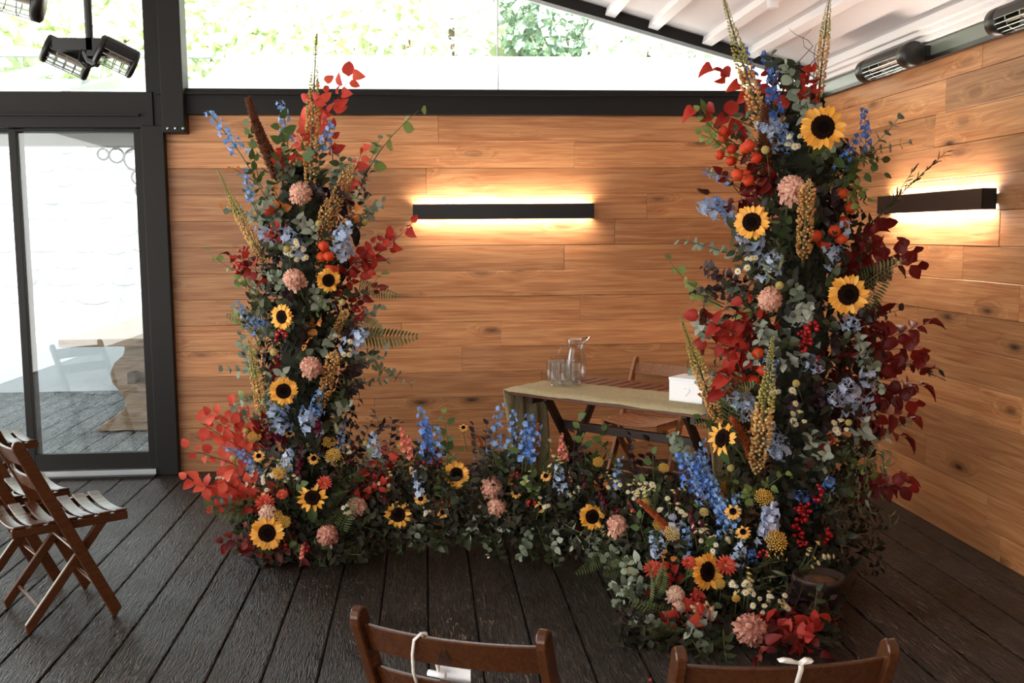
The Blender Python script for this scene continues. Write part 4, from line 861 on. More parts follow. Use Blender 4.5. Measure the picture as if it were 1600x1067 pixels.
# ---- where things stand
def lerp(tab, v):
    if v <= tab[0][0]: return tab[0][1]
    for (a0, b0), (a1, b1) in zip(tab, tab[1:]):
        if v <= a1: return b0+(b1-b0)*(v-a0)/(a1-a0)
    return tab[-1][1]
WL = [(90,20),(170,70),(250,100),(330,112),(400,105),(480,105),(560,112),(640,105),(700,130),(780,145),(880,135)]
WR = [(60,50),(150,105),(220,140),(300,135),(380,140),(450,165),(550,185),(650,180),(750,150),(850,120),(950,110)]
AXL, AXR = atY(478, 500, 5.0), atY(1250, 500, 4.3)
def depth(px, py, zone, inset=0):
    if zone == 'L': u = (px-478)/lerp(WL, py); Y = 5.0 - .33*math.sqrt(max(0, 1-u*u)); Yc = 5.0
    elif zone == 'R': u = (px-1250)/lerp(WR, py); Y = 4.3 - .42*math.sqrt(max(0, 1-u*u)); Yc = 4.3
    elif zone == 'G': Y = 4.88 - (py-680)/200*.40; Yc = Y+.25
    elif zone == 'M': Y = lerp([(545,4.86),(800,4.80),(960,4.46),(1100,4.12)], px) + (740-py)/170*.12; Yc = Y+.08
    else: Y = lerp([(930,4.5),(1060,4.12),(1150,4.0),(1300,4.05)], px) - (py-760)/250*.42; Yc = Y+.22
    return Y + (Yc-Y)*inset
def at(px, py, zone, inset=0):
    p = atY(px, py, depth(px, py, zone, inset))
    if p.z < .03: p = atz(px, py, .03)
    return p
ZP = {'L':'the column by the glass door','R':'the column by the plank corner','M':'the meadow before the table','G':'the foot of the door column','F':'the foot of the corner column'}
def where(zone, z, lead=True):
    if zone in 'LR': return ('high on ' if z > 1.75 else 'midway up ' if z > .95 else 'low on ')+ZP[zone]
    return ('in ' if zone == 'M' else 'at ')+ZP[zone]
ITEMS = []
def grow(key, M, zone, pos, hand=True, group=None, var=None):
    vs_, _, name, desc, cat = TP[key]; parts = vs_[TR.randrange(len(vs_)) if var is None else var % len(vs_)]
    e = bpy.data.objects.new(name, None); COL.objects.link(e); e.matrix_world = M; e.empty_display_size = .05
    for n, m, Mm, kids in parts:
        o = obj(n, m, e, Mm)
        for kn, km, kM in kids: obj(kn, km, o, kM)
    e['category'] = cat
    ITEMS.append((e, key, zone, Vector(pos), desc, hand)); return e
def outward(zone, p, up=.2, j=.25):
    if zone in 'LR':
        ax = AXL if zone == 'L' else AXR; d = Vector((p.x-ax.x, p.y-ax.y, 0)); d = d.normalized() if d.length > .02 else Vector((0,-1,0)); d = d*.8 + Vector((-p.x*.12,-.75,0))
    else: d = Vector((-p.x*.1,-.8,.55))
    return (d.normalized() + Vector((TR.uniform(-j,j), TR.uniform(-j,j)*.5, up+TR.uniform(-j,j)*.6))).normalized()
def face(key, px, py, zone, dia=None, look=None):
    """bloom at a spot on the arrangement; dia in photo pixels"""
    p = at(px, py, zone); s = 1 if dia is None else (dia/2/F*p.y)/SIZE[key]
    if p.z < SIZE[key]*s*.7: p = atz(px, py, SIZE[key]*s*.7)
    n = outward(zone, p) if look is None else Vector(look)
    return grow(key, frame(p, n, (TR.uniform(-.3,.3), 0, 1), s), zone, p)
FLAT = {'red','redb','dred','dredb','corl','orng','green','lime'}
SMIN = dict(redb=.9, dredb=.9, red=.88, corl=.88, dred=.88, orng=.9, euc=.88, silv=.88, olive=.85, green=.85, lime=.8, dark=.88, purp=.85, dai=1.0, ere=.35, ereb=.4, ama=.3, rust=.3, lan=.65, ber=.9, blue=.8, deep=.8, pale=.85, ice=.85)
def spray(key, b, t, zone, dy=0.0, inset=.8, roll=None, maxs=1.6):
    """stem from photo spot b (deep in the arrangement) to spot t; dy moves the tip nearer (-) or farther (+)"""
    B_ = at(*b, zone, inset); Y = B_.y - .12 + dy; T_ = atY(*t, Y)
    if T_.z < .03: T_ = atz(*t, .03)
    d = T_-B_; L_ = TP[key][1]; s = max(SMIN.get(key, .7), min(maxs, d.length/L_)); B2 = T_ - d.normalized()*L_*s
    a = TR.uniform(0, 6.28) if roll is None else roll
    return grow(key, frame(B2, d, (math.cos(a), math.sin(a), .1) if key not in FLAT else (TR.uniform(-.7,.7), -1, .25+TR.uniform(-.4,.4)), s), zone, T_)
# ---- stands that carry the columns, the pot by the corner column
def stand(ax, h, name, label):
    e = bpy.data.objects.new('flower_stand', None); COL.objects.link(e); e.matrix_world = T(ax.x, ax.y, 0); tag(e, label, 'stand')
    obj('base_plate', MB().lathe([(.0001,0),(.2,0),(.2,.012),(.0001,.014)], 24).mesh('base_plate', M_BLACK), e)
    obj('pole', MB().tube([(0,0,.01),(0,0,h)], .022, 10).mesh('pole', M_BLACK, True), e)
    obj('moss_roll', MB().lathe([(.05,.06)]+[(.11+.02*math.sin(i*2.1), .06+(h-.06)*i/14) for i in range(1,14)]+[(.03,h)], 12).mesh('moss_roll', plain('moss', srgb(40,44,28), .95, bump=1, bscale=60, var=.4), True), e)
stand(AXL, 1.85, 'L', 'dark stand with a moss roll inside the column by the glass door')
stand(AXR, 2.1, 'R', 'dark stand with a moss roll inside the column by the plank corner')
pp = atz(1290, 893, .16); pot = bpy.data.objects.new('plant_pot', None); COL.objects.link(pot); pot.matrix_world = T(pp.x-.03, pp.y, 0) @ Matrix.Scale(.85, 4); tag(pot, 'dark round pot of brown soil behind the daisies', 'pot')
obj('body', MB().lathe([(.0001,.0),(.085,.0),(.115,.15),(.122,.15),(.122,.175),(.108,.175),(.104,.13),(.0001,.13)], 28).mesh('body', plain('pot_clay', srgb(58,42,34), .6, var=.2), True), pot)
obj('soil', MB().lathe([(.105,.14),(.07,.152),(.0001,.156)], 20).mesh('soil', plain('soil', srgb(120,84,54), .95, bump=1, bscale=120, var=.4), True), pot)
# ---- packed filler greenery (nobody could count it)
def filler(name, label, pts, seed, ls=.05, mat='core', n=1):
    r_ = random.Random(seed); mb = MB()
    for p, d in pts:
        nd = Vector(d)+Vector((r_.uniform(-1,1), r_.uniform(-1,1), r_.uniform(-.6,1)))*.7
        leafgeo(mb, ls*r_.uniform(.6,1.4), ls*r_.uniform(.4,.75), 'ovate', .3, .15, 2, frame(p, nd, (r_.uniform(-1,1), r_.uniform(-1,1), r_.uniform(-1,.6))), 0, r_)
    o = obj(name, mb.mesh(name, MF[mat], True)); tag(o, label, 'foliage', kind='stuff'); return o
r_ = random.Random(9)
def colpts(ax, prof_, n):
    out = []
    for i in range(n):
        z = r_.uniform(prof_[0][0], prof_[-1][0]); R_ = lerp(prof_, z)*math.sqrt(r_.uniform(.08,1)); a = r_.uniform(0, 2*PI); out.append((Vector((ax.x+R_*math.cos(a), ax.y+R_*math.sin(a)*.85, z)), (math.cos(a), math.sin(a), .3)))
    return out
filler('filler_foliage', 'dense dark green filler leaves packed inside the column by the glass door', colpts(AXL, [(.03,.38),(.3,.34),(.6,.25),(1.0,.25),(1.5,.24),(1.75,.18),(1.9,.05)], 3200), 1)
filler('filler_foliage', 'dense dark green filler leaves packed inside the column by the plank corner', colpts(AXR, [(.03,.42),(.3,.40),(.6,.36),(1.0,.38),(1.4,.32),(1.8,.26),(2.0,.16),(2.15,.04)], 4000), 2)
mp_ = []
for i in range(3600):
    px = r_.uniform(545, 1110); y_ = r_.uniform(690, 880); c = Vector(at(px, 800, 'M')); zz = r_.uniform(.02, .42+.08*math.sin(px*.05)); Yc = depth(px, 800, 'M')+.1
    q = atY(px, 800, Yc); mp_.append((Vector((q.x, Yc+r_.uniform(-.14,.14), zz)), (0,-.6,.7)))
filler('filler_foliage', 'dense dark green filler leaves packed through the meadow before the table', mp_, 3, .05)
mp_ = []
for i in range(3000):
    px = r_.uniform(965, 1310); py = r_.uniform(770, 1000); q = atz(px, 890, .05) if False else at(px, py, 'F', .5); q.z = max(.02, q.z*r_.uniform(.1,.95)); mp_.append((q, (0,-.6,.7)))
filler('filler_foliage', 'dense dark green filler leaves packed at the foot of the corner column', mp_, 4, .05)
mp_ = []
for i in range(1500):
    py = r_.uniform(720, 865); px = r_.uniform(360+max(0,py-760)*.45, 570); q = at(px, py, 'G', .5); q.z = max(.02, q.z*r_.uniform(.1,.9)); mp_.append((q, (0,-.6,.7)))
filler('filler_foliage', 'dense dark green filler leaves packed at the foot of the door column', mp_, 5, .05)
# ---- blooms read off the photograph: (x, y, diameter)
BL = {
 'sun': {'L': [(513,438,40),(441,495,42),(443,611,47)], 'G': [(417,833,56)], 'M': [(713,741,44),(925,807,46)], 'R': [(1285,199,76),(1325,460,70),(1175,347,60)], 'F': []},
 'sunh': {'G': [(488,778,50)], 'M': [(622,804,47)]},
 'suns': {'G': [(404,713,20),(490,717,21),(453,678,18),(436,742,16)], 'M': [(657,780,22),(692,801,21),(853,744,20),(806,771,21),(844,793,20),(724,669,17),(645,736,14)], 'F': [(1145,800,30),(1161,832,27)]},
 'mum': {'L': [(470,303,44),(460,437,42),(486,574,42)], 'G': [], 'M': [(768,762,46),(776,792,38),(965,822,44),(558,792,40)], 'R': [(1238,297,56),(1203,468,48)]},
 'mum2': {'G': [(512,837,42)], 'F': [(1172,985,68)]},
 'mumc': {'F': [(1055,930,36),(1060,950,28)], 'G': [(418,803,34)]},
 'dah': {'G': [(507,755,26),(414,786,32),(441,773,20)], 'F': [(1134,884,38),(1020,890,34),(1077,880,28)]},
 'bil': {'L': [(498,349,10),(448,389,10),(535,472,10),(394,380,9),(570,347,9),(397,550,13),(428,550,12)], 'G': [(384,673,10),(364,716,10),(571,692,9)], 'R': [(1196,234,13),(1117,268,14),(1218,446,13),(1244,599,12),(1326,660,11),(1073,437,10)], 'F': [(1142,731,12)]},
 'yar': {'G': [(398,682,22),(514,690,22),(520,712,28),(430,810,28),(444,816,22),(437,738,24)], 'M': [(603,760,20),(628,696,16),(935,722,18),(800,752,14),(1037,731,18)], 'F': [(1194,777,32),(1213,845,38),(1030,820,22),(985,893,16),(1010,785,16),(1125,912,18),(1150,935,14)]},
 'pyar': {'M': [(795,698,17),(823,711,17)], 'F': [(1050,833,28),(1100,800,16)]},
}
LOOK = {(1130,685):(-.75,-.35,.35),(1104,893):(.5,-.8,.2),(441,495):(-.5,-.8,.05),(488,778):(.15,-.75,.65),(417,833):(.3,-.9,.3),(1285,199):(-.05,-1,.05),(1325,460):(-.05,-1,.0),(1175,347):(-.5,-.85,0),(443,611):(.1,-1,.1),(513,438):(.3,-.9,0),(925,807):(.1,-.95,.2),(622,804):(0,-.95,.2),(713,741):(0,-.97,.2),(1172,985):(0,-.85,.5),(806,771):(.2,-.5,.8),(453,678):(-.1,-.5,.8),(795,698):(0,-.5,.8),(724,669):(0,-.45,.85)}
for key, zs in BL.items():
    for zone, L_ in zs.items():
        for (x, y, d_) in L_: face(key, x, y, zone, d_, LOOK.get((x, y)))
face('sunh', 1130, 685, 'R', 62, LOOK[(1130,685)]); face('sun', 1104, 893, 'F', 66, LOOK[(1104,893)])
# ---- stems and branches: (base x, base y, tip x, tip y[, depth shift of the tip])
SP = {
 'L': {
  'ere': [(484,330,490,55,-.1),(425,430,332,268,-.2),(412,665,397,528,-.25)],
  'ereb': [(492,400,545,255),(500,470,508,312),(498,660,518,545,-.15),(515,540,540,480)],
  'ama': [(450,300,372,163)],
  'blue': [(400,280,335,165),(450,250,452,155),(497,265,515,180),(400,330,372,262),(400,530,378,475),(430,520,398,500),(480,690,492,612),(440,680,437,625),(450,640,500,655)],
  'pale': [(470,420,462,358),(440,390,418,362),(530,420,548,372),(540,560,553,505),(520,430,530,340),(500,700,480,630),(440,700,440,640)],
  'corl': [(495,210,560,100),(490,220,497,130),(480,200,520,120),(545,290,585,235),(480,250,470,190),(440,380,420,345)],
  'red': [(520,250,520,170),(530,440,605,350),(540,430,668,358),(545,420,600,385),(520,460,580,400),(455,270,440,215),(410,430,365,385),(550,540,575,505)],
  'dred': [(400,410,360,395),(540,480,590,430),(440,590,415,565),(420,700,395,660)],
  'orng': [(370,330,335,322),(440,340,442,290),(540,340,556,325),(480,520,492,495),(470,540,490,540),(390,280,360,265)],
  'euc': [(395,340,345,325),(400,320,385,280),(420,350,430,305),(450,340,425,330),(560,300,590,215),(540,330,560,245),(560,340,600,300),(560,350,605,325),(440,430,395,420),(430,450,375,450),(450,470,415,425),(500,480,505,455),(380,560,362,530),(410,580,350,585),(560,560,640,600),(540,560,620,590),(560,570,615,560),(540,600,600,580),(530,520,600,470),(395,500,370,490),(430,320,412,355),(480,360,430,395),(520,300,520,265),(470,640,385,655),(400,620,355,640)],
  'silv': [(460,350,475,335),(420,340,405,310),(480,480,500,465),(500,560,510,525),(430,600,430,575),(500,390,470,350),(520,640,530,630),(550,560,600,545)],
  'green': [(450,260,438,170),(400,270,375,210),(400,290,372,255),(430,300,455,195),(450,280,480,210),(420,260,400,190),(430,660,425,632),(470,500,490,470)],
  'lime': [(560,300,618,150),(400,440,318,415),(400,520,358,480),(560,470,590,440),(370,420,352,425),(440,620,395,600)],
  'purp': [(545,320,580,275),(550,330,585,300),(530,330,545,300),(540,590,560,560),(540,620,550,595),(420,560,388,560),(540,560,555,520),(470,540,465,510),(510,320,500,290),(450,470,440,450),(560,380,540,350),(400,470,388,520)],
  'dark': [(470,290,440,250),(500,290,500,245),(520,300,545,250),(450,400,410,370),(500,420,520,390),(430,480,400,470),(520,470,560,440),(450,540,420,530),(500,520,540,500),(460,610,410,610),(500,620,550,610),(490,360,560,360),(440,350,400,345),(480,560,470,540),(480,680,540,660),(450,680,400,660),(470,460,440,470),(520,560,570,545),(480,400,500,370)],
  'olive': [(540,590,535,640),(540,520,585,545),(430,500,400,540),(520,640,540,690),(530,300,560,330)],
  'fern': [(560,440,605,470),(550,520,640,540),(545,500,620,520),(420,500,365,500),(430,480,370,455),(500,280,515,240)],
  'lan': [(505,430,520,372),(510,450,508,405),(430,400,425,345)],
  'ber': [(400,420,375,385),(390,450,370,410),(540,520,570,480),(440,550,438,520)],
  'snb': [(490,710,503,650),(460,700,425,670)],
  'twig': [(540,410,610,405)],
  'dai': [(450,410,460,390),(545,320,560,300),(470,400,468,385),(530,560,545,540)],
 },
 'G': {
  'corl': [(400,740,290,690,.05),(390,770,285,735),(400,700,320,640),(410,720,300,655),(420,710,345,630),(400,690,372,615),(395,780,330,740),(410,760,370,750),(400,770,300,760)],
  'red': [(410,790,320,790),(400,780,350,765),(420,770,375,790),(560,780,610,745)],
  'dred': [(420,850,340,862),(430,850,365,840),(440,860,390,880),(470,860,440,880),(420,830,372,830),(480,860,470,880),(430,870,350,850),(560,760,600,730)],
  'blue': [(420,740,352,690),(410,750,375,710),(420,760,390,735),(470,720,445,660),(530,720,528,655),(500,730,530,690),(430,700,432,640)],
  'pale': [(440,770,443,700),(480,700,485,640),(450,750,450,720)],
  'snb': [(470,750,465,690),(500,730,500,665),(420,720,425,680),(540,740,548,690),(465,780,470,715)],
  'fern': [(390,800,322,815),(520,790,535,745),(530,830,550,790),(460,860,480,830),(410,790,345,780),(500,850,530,830)],
  'green': [(400,760,350,780),(480,790,488,755),(460,740,430,720),(380,790,330,810),(520,760,545,730)],
  'dark': [(430,800,380,800),(470,800,450,770),(500,820,540,800),(450,860,430,880),(500,860,500,880),(540,850,560,855),(400,820,350,800),(520,760,560,720),(560,830,590,820),(540,870,560,880),(380,830,360,870)],
  'euc': [(400,700,372,640),(420,700,385,650),(560,740,590,700),(480,860,520,870)],
  'rust': [(560,770,610,752),(540,760,575,735)],
  'dai': [(440,760,400,740),(440,770,405,755),(450,770,420,740),(430,770,385,750),(460,780,455,745),(470,790,450,800),(500,740,480,700),(430,800,410,765),(460,790,440,720),(530,740,540,700),(380,760,345,745),(540,820,545,800),(450,820,455,795)],
  'ber': [(440,850,445,855),(480,870,475,850)],
  'purp': [(560,700,590,650),(580,690,610,660),(550,740,560,690),(430,700,405,680)],
  'snc': [(470,880,478,850),(440,760,440,740)],
 },
 'M': {
  'blue': [(670,760,662,640),(690,750,680,660),(770,740,770,632),(790,740,805,645),(815,760,818,640),(830,750,832,660),(960,760,960,715)],
  'deep': [(820,760,822,650),(672,760,668,650),(1080,790,1070,705)],
  'pale': [(880,790,868,735),(590,730,570,680),(660,800,655,740)],
  'snc': [(632,730,632,665),(640,740,645,680),(875,740,875,680),(885,740,885,690),(890,770,895,735)],
  'snb': [(920,780,912,735),(1000,790,995,765),(800,780,805,745),(950,800,940,765)],
  'purp': [(590,720,590,655),(610,720,615,660),(600,730,625,650),(745,730,740,655),(760,740,750,650),(895,740,900,670),(905,740,915,690),(990,740,985,670),(1000,740,1010,690),(870,800,860,760),(930,790,915,780),(740,790,745,720)],
  'green': [(700,720,705,655),(665,720,668,680),(920,720,930,670),(935,740,945,680),(780,740,785,690),(840,780,830,735),(840,760,835,720),(915,740,920,650),(1020,760,1010,720)],
  'lime': [(700,720,715,650),(840,780,828,730),(680,750,690,700)],
  'dark': [(600,770,575,735),(640,760,640,720),(690,760,685,720),(730,780,735,735),(770,750,765,700),(820,770,815,730),(880,760,880,720),(930,770,930,730),(960,790,970,740),(1000,800,1005,755),(580,830,570,860),(620,840,640,860),(680,840,680,870),(720,840,725,862),(770,840,780,868),(820,840,830,870),(860,840,870,880),(900,840,905,870),(940,850,945,885),(660,840,650,858),(750,830,745,858),(840,830,850,865),(700,800,700,770),(800,830,800,850),(890,800,885,770)],
  'euc': [(640,820,640,850),(700,820,690,855),(760,830,750,860),(830,830,825,880),(850,830,880,875),(930,840,925,885),(960,850,950,885),(610,720,600,700),(890,830,910,870),(730,830,735,852)],
  'silv': [(740,820,720,845),(800,820,790,850),(870,840,860,870),(920,850,900,865),(920,840,970,868),(640,830,632,845)],
  'fern': [(860,750,860,690),(780,730,790,690),(690,780,690,720),(950,860,925,895),(590,830,580,800),(970,760,975,705)],
  'rust': [(610,770,600,745),(590,760,560,740),(760,720,752,680),(840,720,835,660)],
  'dred': [(600,760,615,725),(650,740,670,700),(580,750,565,715),(930,800,945,780)],
  'dai': [(690,770,680,735),(700,780,690,745),(780,800,755,770),(760,780,745,745),(790,760,790,735),(830,780,825,745),(850,820,850,785),(870,810,895,795),(720,800,710,780),(660,760,655,730),(620,770,605,745),(880,770,870,720),(950,780,955,750),(980,790,985,755),(670,810,665,795),(750,810,755,795),(930,830,935,800),(900,790,900,765),(1000,800,1000,770),(820,720,850,690),(700,740,700,715),(590,790,590,770)],
  'ber': [(680,760,668,710),(690,740,680,715),(830,810,830,780),(805,770,806,735),(700,800,695,780),(600,790,600,775)],
  'corl': [(610,700,618,690)],
  'orng': [(940,760,938,735),(720,750,715,715)],
 },
 'R': {
  'ere': [(1215,260,1115,-12,-.2),(1278,175,1291,-30,-.15),(1130,680,1062,487,-.25),(1178,760,1215,538,-.42)],
  'ereb': [(1253,470,1259,285,-.3),(1190,700,1175,640),(1250,350,1255,300)],
  'ama': [(1100,470,1096,548),(1110,300,1086,300),(1200,290,1180,160)],
  'rust': [(1185,745,1160,655),(1120,640,1098,610)],
  'deep': [(1190,170,1160,75),(1220,230,1190,100),(1350,260,1362,168),(1300,280,1345,222),(1270,800,1285,745),(1230,150,1180,80),(1290,790,1250,760)],
  'blue': [(1160,330,1090,318),(1150,340,1105,310),(1160,350,1120,330),(1150,290,1105,255),(1220,220,1215,190),(1230,240,1225,215),(1200,620,1195,560),(1220,600,1185,555),(1300,780,1285,740)],
  'pale': [(1150,340,1085,310),(1160,360,1130,345),(1220,230,1205,175),(1230,240,1218,200),(1170,410,1190,375),(1200,440,1190,395),(1290,410,1305,360),(1300,420,1315,385),(1310,520,1328,490),(1180,650,1165,615),(1200,700,1215,665),(1220,700,1210,675),(1230,710,1225,690),(1190,380,1180,360),(1255,570,1270,560),(1180,670,1175,640)],
  'ice': [(1330,650,1322,580),(1340,660,1352,595),(1330,670,1350,625),(1310,630,1300,600),(1180,400,1172,375)],
  'red': [(1260,170,1252,90),(1270,180,1270,100),(1230,150,1178,95),(1240,760,1300,690)],
  'redb': [(1180,150,1118,85),(1180,200,1085,150),(1170,540,1100,480),(1180,530,1120,490),(1170,550,1110,520),(1190,560,1140,540),(1180,580,1130,570),(1200,520,1165,480),(1160,600,1125,590)],
  'dred': [(1200,290,1115,290),(1200,300,1130,320),(1190,310,1160,330),(1210,290,1180,275),(1190,270,1140,235),(1320,420,1355,360),(1260,560,1320,560),(1250,580,1300,570),(1220,540,1170,510),(1300,640,1330,660)],
  'dredb': [(1330,420,1400,345),(1330,430,1440,375),(1340,430,1452,405),(1320,440,1380,350),(1360,540,1460,490),(1350,550,1455,535),(1360,570,1470,560),(1350,590,1460,590),(1360,620,1450,620),(1350,640,1440,650),(1340,530,1400,480),(1330,570,1400,560),(1320,600,1390,610),(1360,660,1430,670),(1340,660,1380,690),(1350,760,1440,755),(1340,770,1420,740),(1330,540,1380,520),(1340,610,1410,635)],
  'lan': [(1150,260,1115,212),(1170,260,1132,228),(1190,270,1155,240),(1190,280,1165,258),(1310,390,1337,313),(1300,400,1315,342),(1300,400,1292,355),(1190,640,1183,570)],
  'lime': [(1140,220,1065,180),(1150,230,1070,205),(1150,240,1080,215),(1130,480,1035,440),(1120,470,1058,445),(1320,280,1345,275),(1330,290,1330,290),(1200,470,1195,505),(1380,740,1345,745)],
  'green': [(1140,220,1085,190),(1310,250,1350,250),(1320,270,1350,275),(1300,260,1320,230),(1250,400,1245,345),(1240,420,1230,370),(1300,270,1380,260),(1160,640,1110,660)],
  'purp': [(1160,440,1085,420),(1170,450,1080,440),(1180,460,1100,450),(1160,450,1110,430),(1300,340,1290,290),(1310,340,1320,300),(1290,350,1285,310),(1320,360,1300,330),(1340,500,1385,480),(1350,500,1400,475),(1340,490,1370,500),(1280,620,1270,590),(1270,640,1265,610),(1290,630,1300,620),(1250,630,1240,620),(1290,660,1300,650),(1310,520,1290,550),(1320,380,1285,360)],
  'dark': [(1220,140,1200,100),(1240,150,1230,110),(1300,240,1370,225),(1310,250,1380,240),(1180,260,1130,200),(1200,200,1150,190),(1200,430,1150,400),(1190,430,1150,370),(1270,420,1290,380),(1230,460,1220,430),(1290,460,1290,420),(1280,520,1290,490),(1300,560,1330,540),(1180,480,1150,460),(1230,560,1220,520),(1280,720,1310,700),(1270,740,1260,700),(1300,760,1320,770),(1280,800,1300,790),(1220,640,1200,600),(1240,660,1250,640),(1290,700,1340,700),(1260,320,1300,270),(1270,370,1275,330),(1220,380,1215,340),(1300,840,1310,830),(1210,330,1190,310),(1270,260,1270,230),(1360,560,1475,570)],
  'euc': [(1280,190,1255,170),(1270,180,1210,85),(1280,250,1290,220),(1240,480,1260,460),(1140,640,1085,572),(1110,510,1080,525),(1340,560,1360,560),(1350,570,1365,600),(1320,250,1420,205),(1330,260,1420,195),(1150,400,1070,370),(1140,600,1100,560),(1060,700,1055,660),(1070,700,1060,670)],
  'silv': [(1240,510,1250,470),(1250,510,1275,465),(1230,520,1195,540),(1220,550,1180,570),(1270,530,1255,490),(1200,530,1190,520),(1260,560,1235,560),(1290,720,1270,690),(1280,720,1255,700),(1290,730,1290,690),(1340,690,1360,670),(1350,700,1385,690),(1350,560,1340,540),(1090,500,1075,510),(1260,190,1262,160)],
  'olive': [(1215,360,1195,440),(1220,360,1215,440),(1210,360,1225,430),(1225,380,1205,410),(1200,320,1180,350),(1340,720,1310,800),(1350,720,1340,800),(1360,730,1370,800),(1370,740,1390,790),(1330,730,1340,770),(1350,690,1410,700),(1340,700,1400,690),(1290,730,1270,790),(1380,720,1385,830),(1330,720,1355,780),(1180,240,1160,225),(1360,680,1430,650)],
  'twig': [(1360,350,1480,228),(1350,370,1440,260),(1400,560,1480,590)],
  'fern': [(1340,480,1375,420),(1340,490,1370,450),(1140,690,1120,620),(1150,680,1110,645),(1330,470,1360,400),(1150,660,1120,600)],
  'curl': [(1270,150,1265,30)],
  'ber': [(1270,550,1258,520),(1280,560,1252,535),(1280,540,1265,510),(1270,830,1255,790),(1260,830,1248,800),(1290,850,1290,835),(1260,800,1280,765),(1260,850,1240,825)],
  'dai': [(1180,450,1170,410),(1220,640,1225,615),(1240,690,1235,650),(1310,700,1300,665),(1240,250,1235,230)],
  'orng': [(1130,660,1110,620),(1120,650,1100,640)],
 },
 'F': {
  'blue': [(1110,780,1068,700),(1115,780,1085,690),(1120,790,1100,705),(1120,800,1110,725),(1125,810,1120,750),(1130,820,1125,770),(1140,830,1125,790),(1110,800,1090,740),(1100,790,1075,730),(1150,830,1140,765),(1075,870,1080,825),(1110,860,1118,830)],
  'deep': [(1115,790,1075,715),(1125,800,1112,745),(1130,815,1130,780),(1105,780,1092,715),(1170,870,1165,855)],
  'ice': [(1200,860,1195,785),(1205,850,1210,790),(1195,850,1190,810),(1030,860,1040,830),(1070,850,1060,800)],
  'pale': [(1200,850,1205,800),(1030,860,1025,845),(1150,880,1160,860)],
  'snb': [(1090,860,1082,800),(1100,850,1095,815),(1080,940,1085,935),(1060,800,1055,770)],
  'snc': [(990,800,985,785),(1030,900,1010,880)],
  'rust': [(1070,850,1005,785),(1050,850,1025,800)],
  'green': [(1010,860,990,825),(1030,870,1005,835),(1110,860,1085,835),(1060,800,1010,765),(1095,880,1080,845),(1140,700,1130,680)],
  'lime': [(1170,760,1150,745),(1180,770,1200,745),(1190,770,1235,765),(1180,790,1160,790),(1130,750,1095,770),(1110,760,1090,760),(1170,780,1240,750)],
  'fern': [(1000,880,925,890),(1020,930,1060,880),(1010,950,1045,885),(1040,960,1000,960),(1060,980,1035,1015),(990,890,950,880)],
  'red': [(1060,910,1040,865),(1060,960,1010,970),(1070,970,1035,985),(1040,910,1005,905),(1250,990,1275,950),(1260,1000,1290,985),(1240,1000,1255,1020),(1260,990,1240,1000),(1250,980,1290,960),(1245,1000,1280,1015)],
  'corl': [(1090,970,1070,960),(1060,960,1020,975)],
  'dred': [(1230,960,1215,1000),(1240,1000,1230,1030),(1250,1000,1300,1000),(1200,1000,1210,1035),(1240,970,1290,975)],
  'dark': [(1060,980,980,960),(1070,990,1000,985),(1080,1000,1090,1020),(1110,990,1110,1025),(1130,1000,1130,1030),(1010,930,960,920),(1020,950,965,940),(1150,930,1190,900),(1170,920,1150,950),(1200,900,1200,940),(1060,860,1070,830),(1000,900,970,880),(1220,950,1240,930),(1090,940,1110,960),(1150,860,1170,840),(1190,1000,1215,1000),(1250,920,1270,900),(1270,980,1290,930),(1040,1000,1060,1010),(980,870,960,860)],
  'euc': [(1000,930,960,900),(990,940,975,950),(1010,920,970,870),(1080,990,1080,1010),(1020,980,1000,990),(960,860,930,870),(980,880,950,870)],
  'silv': [(990,920,970,905),(1100,980,1090,1000),(1000,870,985,860)],
  'olive': [(1130,880,1160,850),(1120,880,1100,840),(1180,900,1240,880),(1180,910,1250,905)],
  'purp': [(1240,960,1270,915),(1250,970,1300,925),(1270,960,1310,950),(1250,980,1300,980),(1230,950,1255,905),(1010,980,970,970),(1020,990,975,985),(1080,870,1060,850),(1220,930,1250,920),(1250,950,1280,930)],
  'dai': [(1160,960,1165,905),(1170,950,1160,915),(1165,960,1175,920),(1200,960,1215,935),(1190,960,1195,940),(1210,960,1235,945),(1190,950,1170,930),(1240,900,1270,865),(1250,900,1285,860),(1090,860,1105,835),(1080,960,1098,945),(1090,960,1105,950),(1040,830,1010,770),(1050,830,1040,790),(1060,840,1075,800),(980,840,975,800),(1000,830,1000,765),(1020,820,1030,755),(1110,850,1090,830),(1120,860,1135,835),(990,900,990,905),(1180,890,1215,865),(1130,870,1115,845),(1050,800,1065,760),(965,850,945,830)],
  'ber': [(1100,790,1102,765),(1200,890,1190,860),(1095,950,1080,930),(1240,860,1260,840)],
  'orng': [(1120,760,1110,750),(1050,880,1040,850)],
 },
}
for zone, ks in SP.items():
    for key, L_ in ks.items():
        for q in L_:
            b, t = (q[0], q[1]), (q[2], q[3]); low = zone in 'MGF'
            far = .0
            if key == 'dai':
                p_ = at(*t, zone); far = .14 if any((p_-q_).length < .13 for e_, k_, z_, q_, d_, h_ in ITEMS if k_ in ('sun','sunh','mum','mum2')) else 0
            spray(key, b, t, zone, far + (q[4] if len(q) > 4 else 0) + (.06 if low else (-.13 if abs(q[2]-(478 if zone == 'L' else 1250)) < lerp(WL if zone == 'L' else WR, q[3])*.75 else 0)), .9 if not low else .6, None, 1.25 if key not in ('ere',) else 1.6)
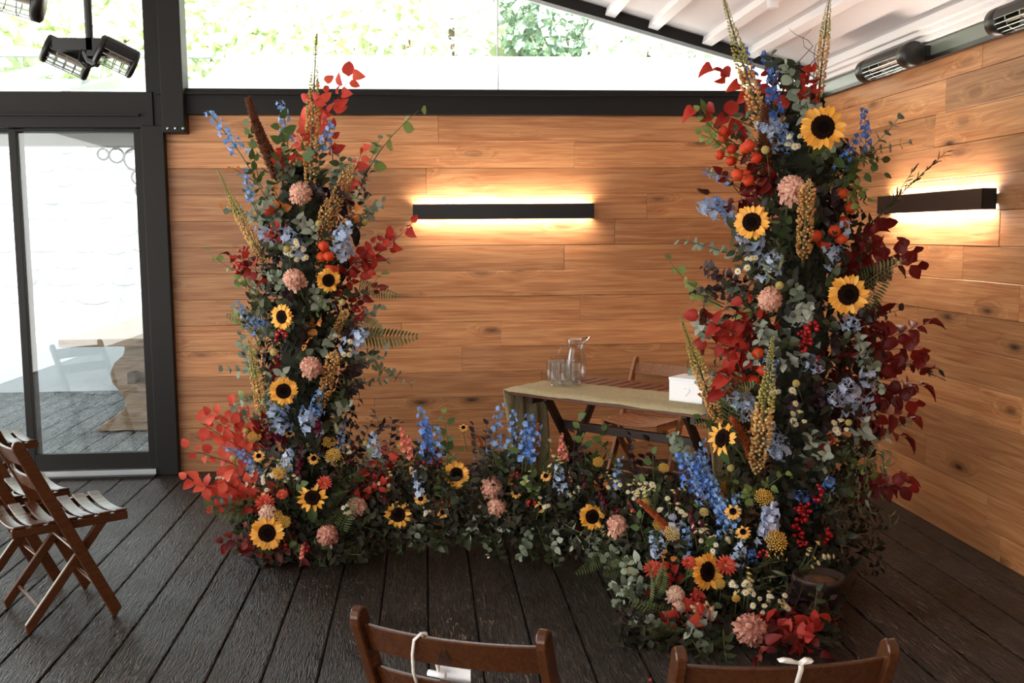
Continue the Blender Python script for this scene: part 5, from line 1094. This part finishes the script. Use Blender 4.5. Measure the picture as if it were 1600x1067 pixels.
# ---- labels: what it is, what it grows beside, where
NBN = dict(sun='large sunflower', sunh='ragged sunflower', suns='small sunflower', mum='peach chrysanthemum', mum2='dusky chrysanthemum', mumc='cream chrysanthemum', dah='coral dahlia', bil='ball flower', yar='golden yarrow', pyar='pale yarrow', ere='foxtail lily', ama='brown amaranth', lan='lantern plant', curl='curly willow')
NEAR = [(p, key) for e, key, zone, p, d_, h_ in ITEMS if key in NBN]
for e, key, zone, p, desc, hand in ITEMS:
    loc = where(zone, p.z); e['group'] = TP[key][2].replace('_', ' ') + ' stems in ' + ZP[zone]
    lab = desc + ' ' + loc
    c_ = sorted(((p-q).length, NBN[k2]) for q, k2 in NEAR if k2 != key and (p-q).length > .01)
    if c_ and c_[0][0] < .35: lab = desc + ' beside a ' + c_[0][1] + ' ' + loc
    e['label'] = lab
# stray petals on the floor
for q, mt in (((705,968),'cream'),((1015,1060),'corl'),((765,870),'cream')):
    p = atz(*q, .003); o = obj('fallen_petal', leafgeo(MB(), .022, .014, 'ovate', .4, .2, 4).mesh('fallen_petal', MF[mt], True), None, T(p.x, p.y, .004) @ RZ(TR.uniform(0,6)))
    tag(o, {'705':'pale petal lying on the deck before the tagged chair','1015':'coral petal lying on the deck beside the ribboned chair','765':'pale petal lying on the deck along the meadow edge'}[str(q[0])], 'petal')

# small burnt triangle mark on the top slat of the tagged chair
v_ = Vector((ca_f.y, -ca_f.x, 0)); q_ = onback(ca_c, ca_f, -.005, .70, -.0095); mk = MB(); tri = [(-.014,-.018),(.014,-.018),(.0,.02)]
for i in range(3):
    a_, b_ = tri[i], tri[(i+1) % 3]; mk.tube([q_ + v_*a_[0] + Vector((0,0,a_[1])), q_ + v_*b_[0] + Vector((0,0,b_[1]))], .0013, 5)
for i in range(3): mk.tube([q_ + v_*(-.006+.005*i) + Vector((0,0,-.014)), q_ + v_*(-.004+.004*i) + Vector((0,0,-.004+.003*(i % 2)))], .001, 5)
o = obj('burnt_mark', mk.mesh('burnt_mark', plain('char', srgb(24,14,10), .9)), ca, ca.matrix_world.inverted())
o['label'] = 'small burnt triangle mark'
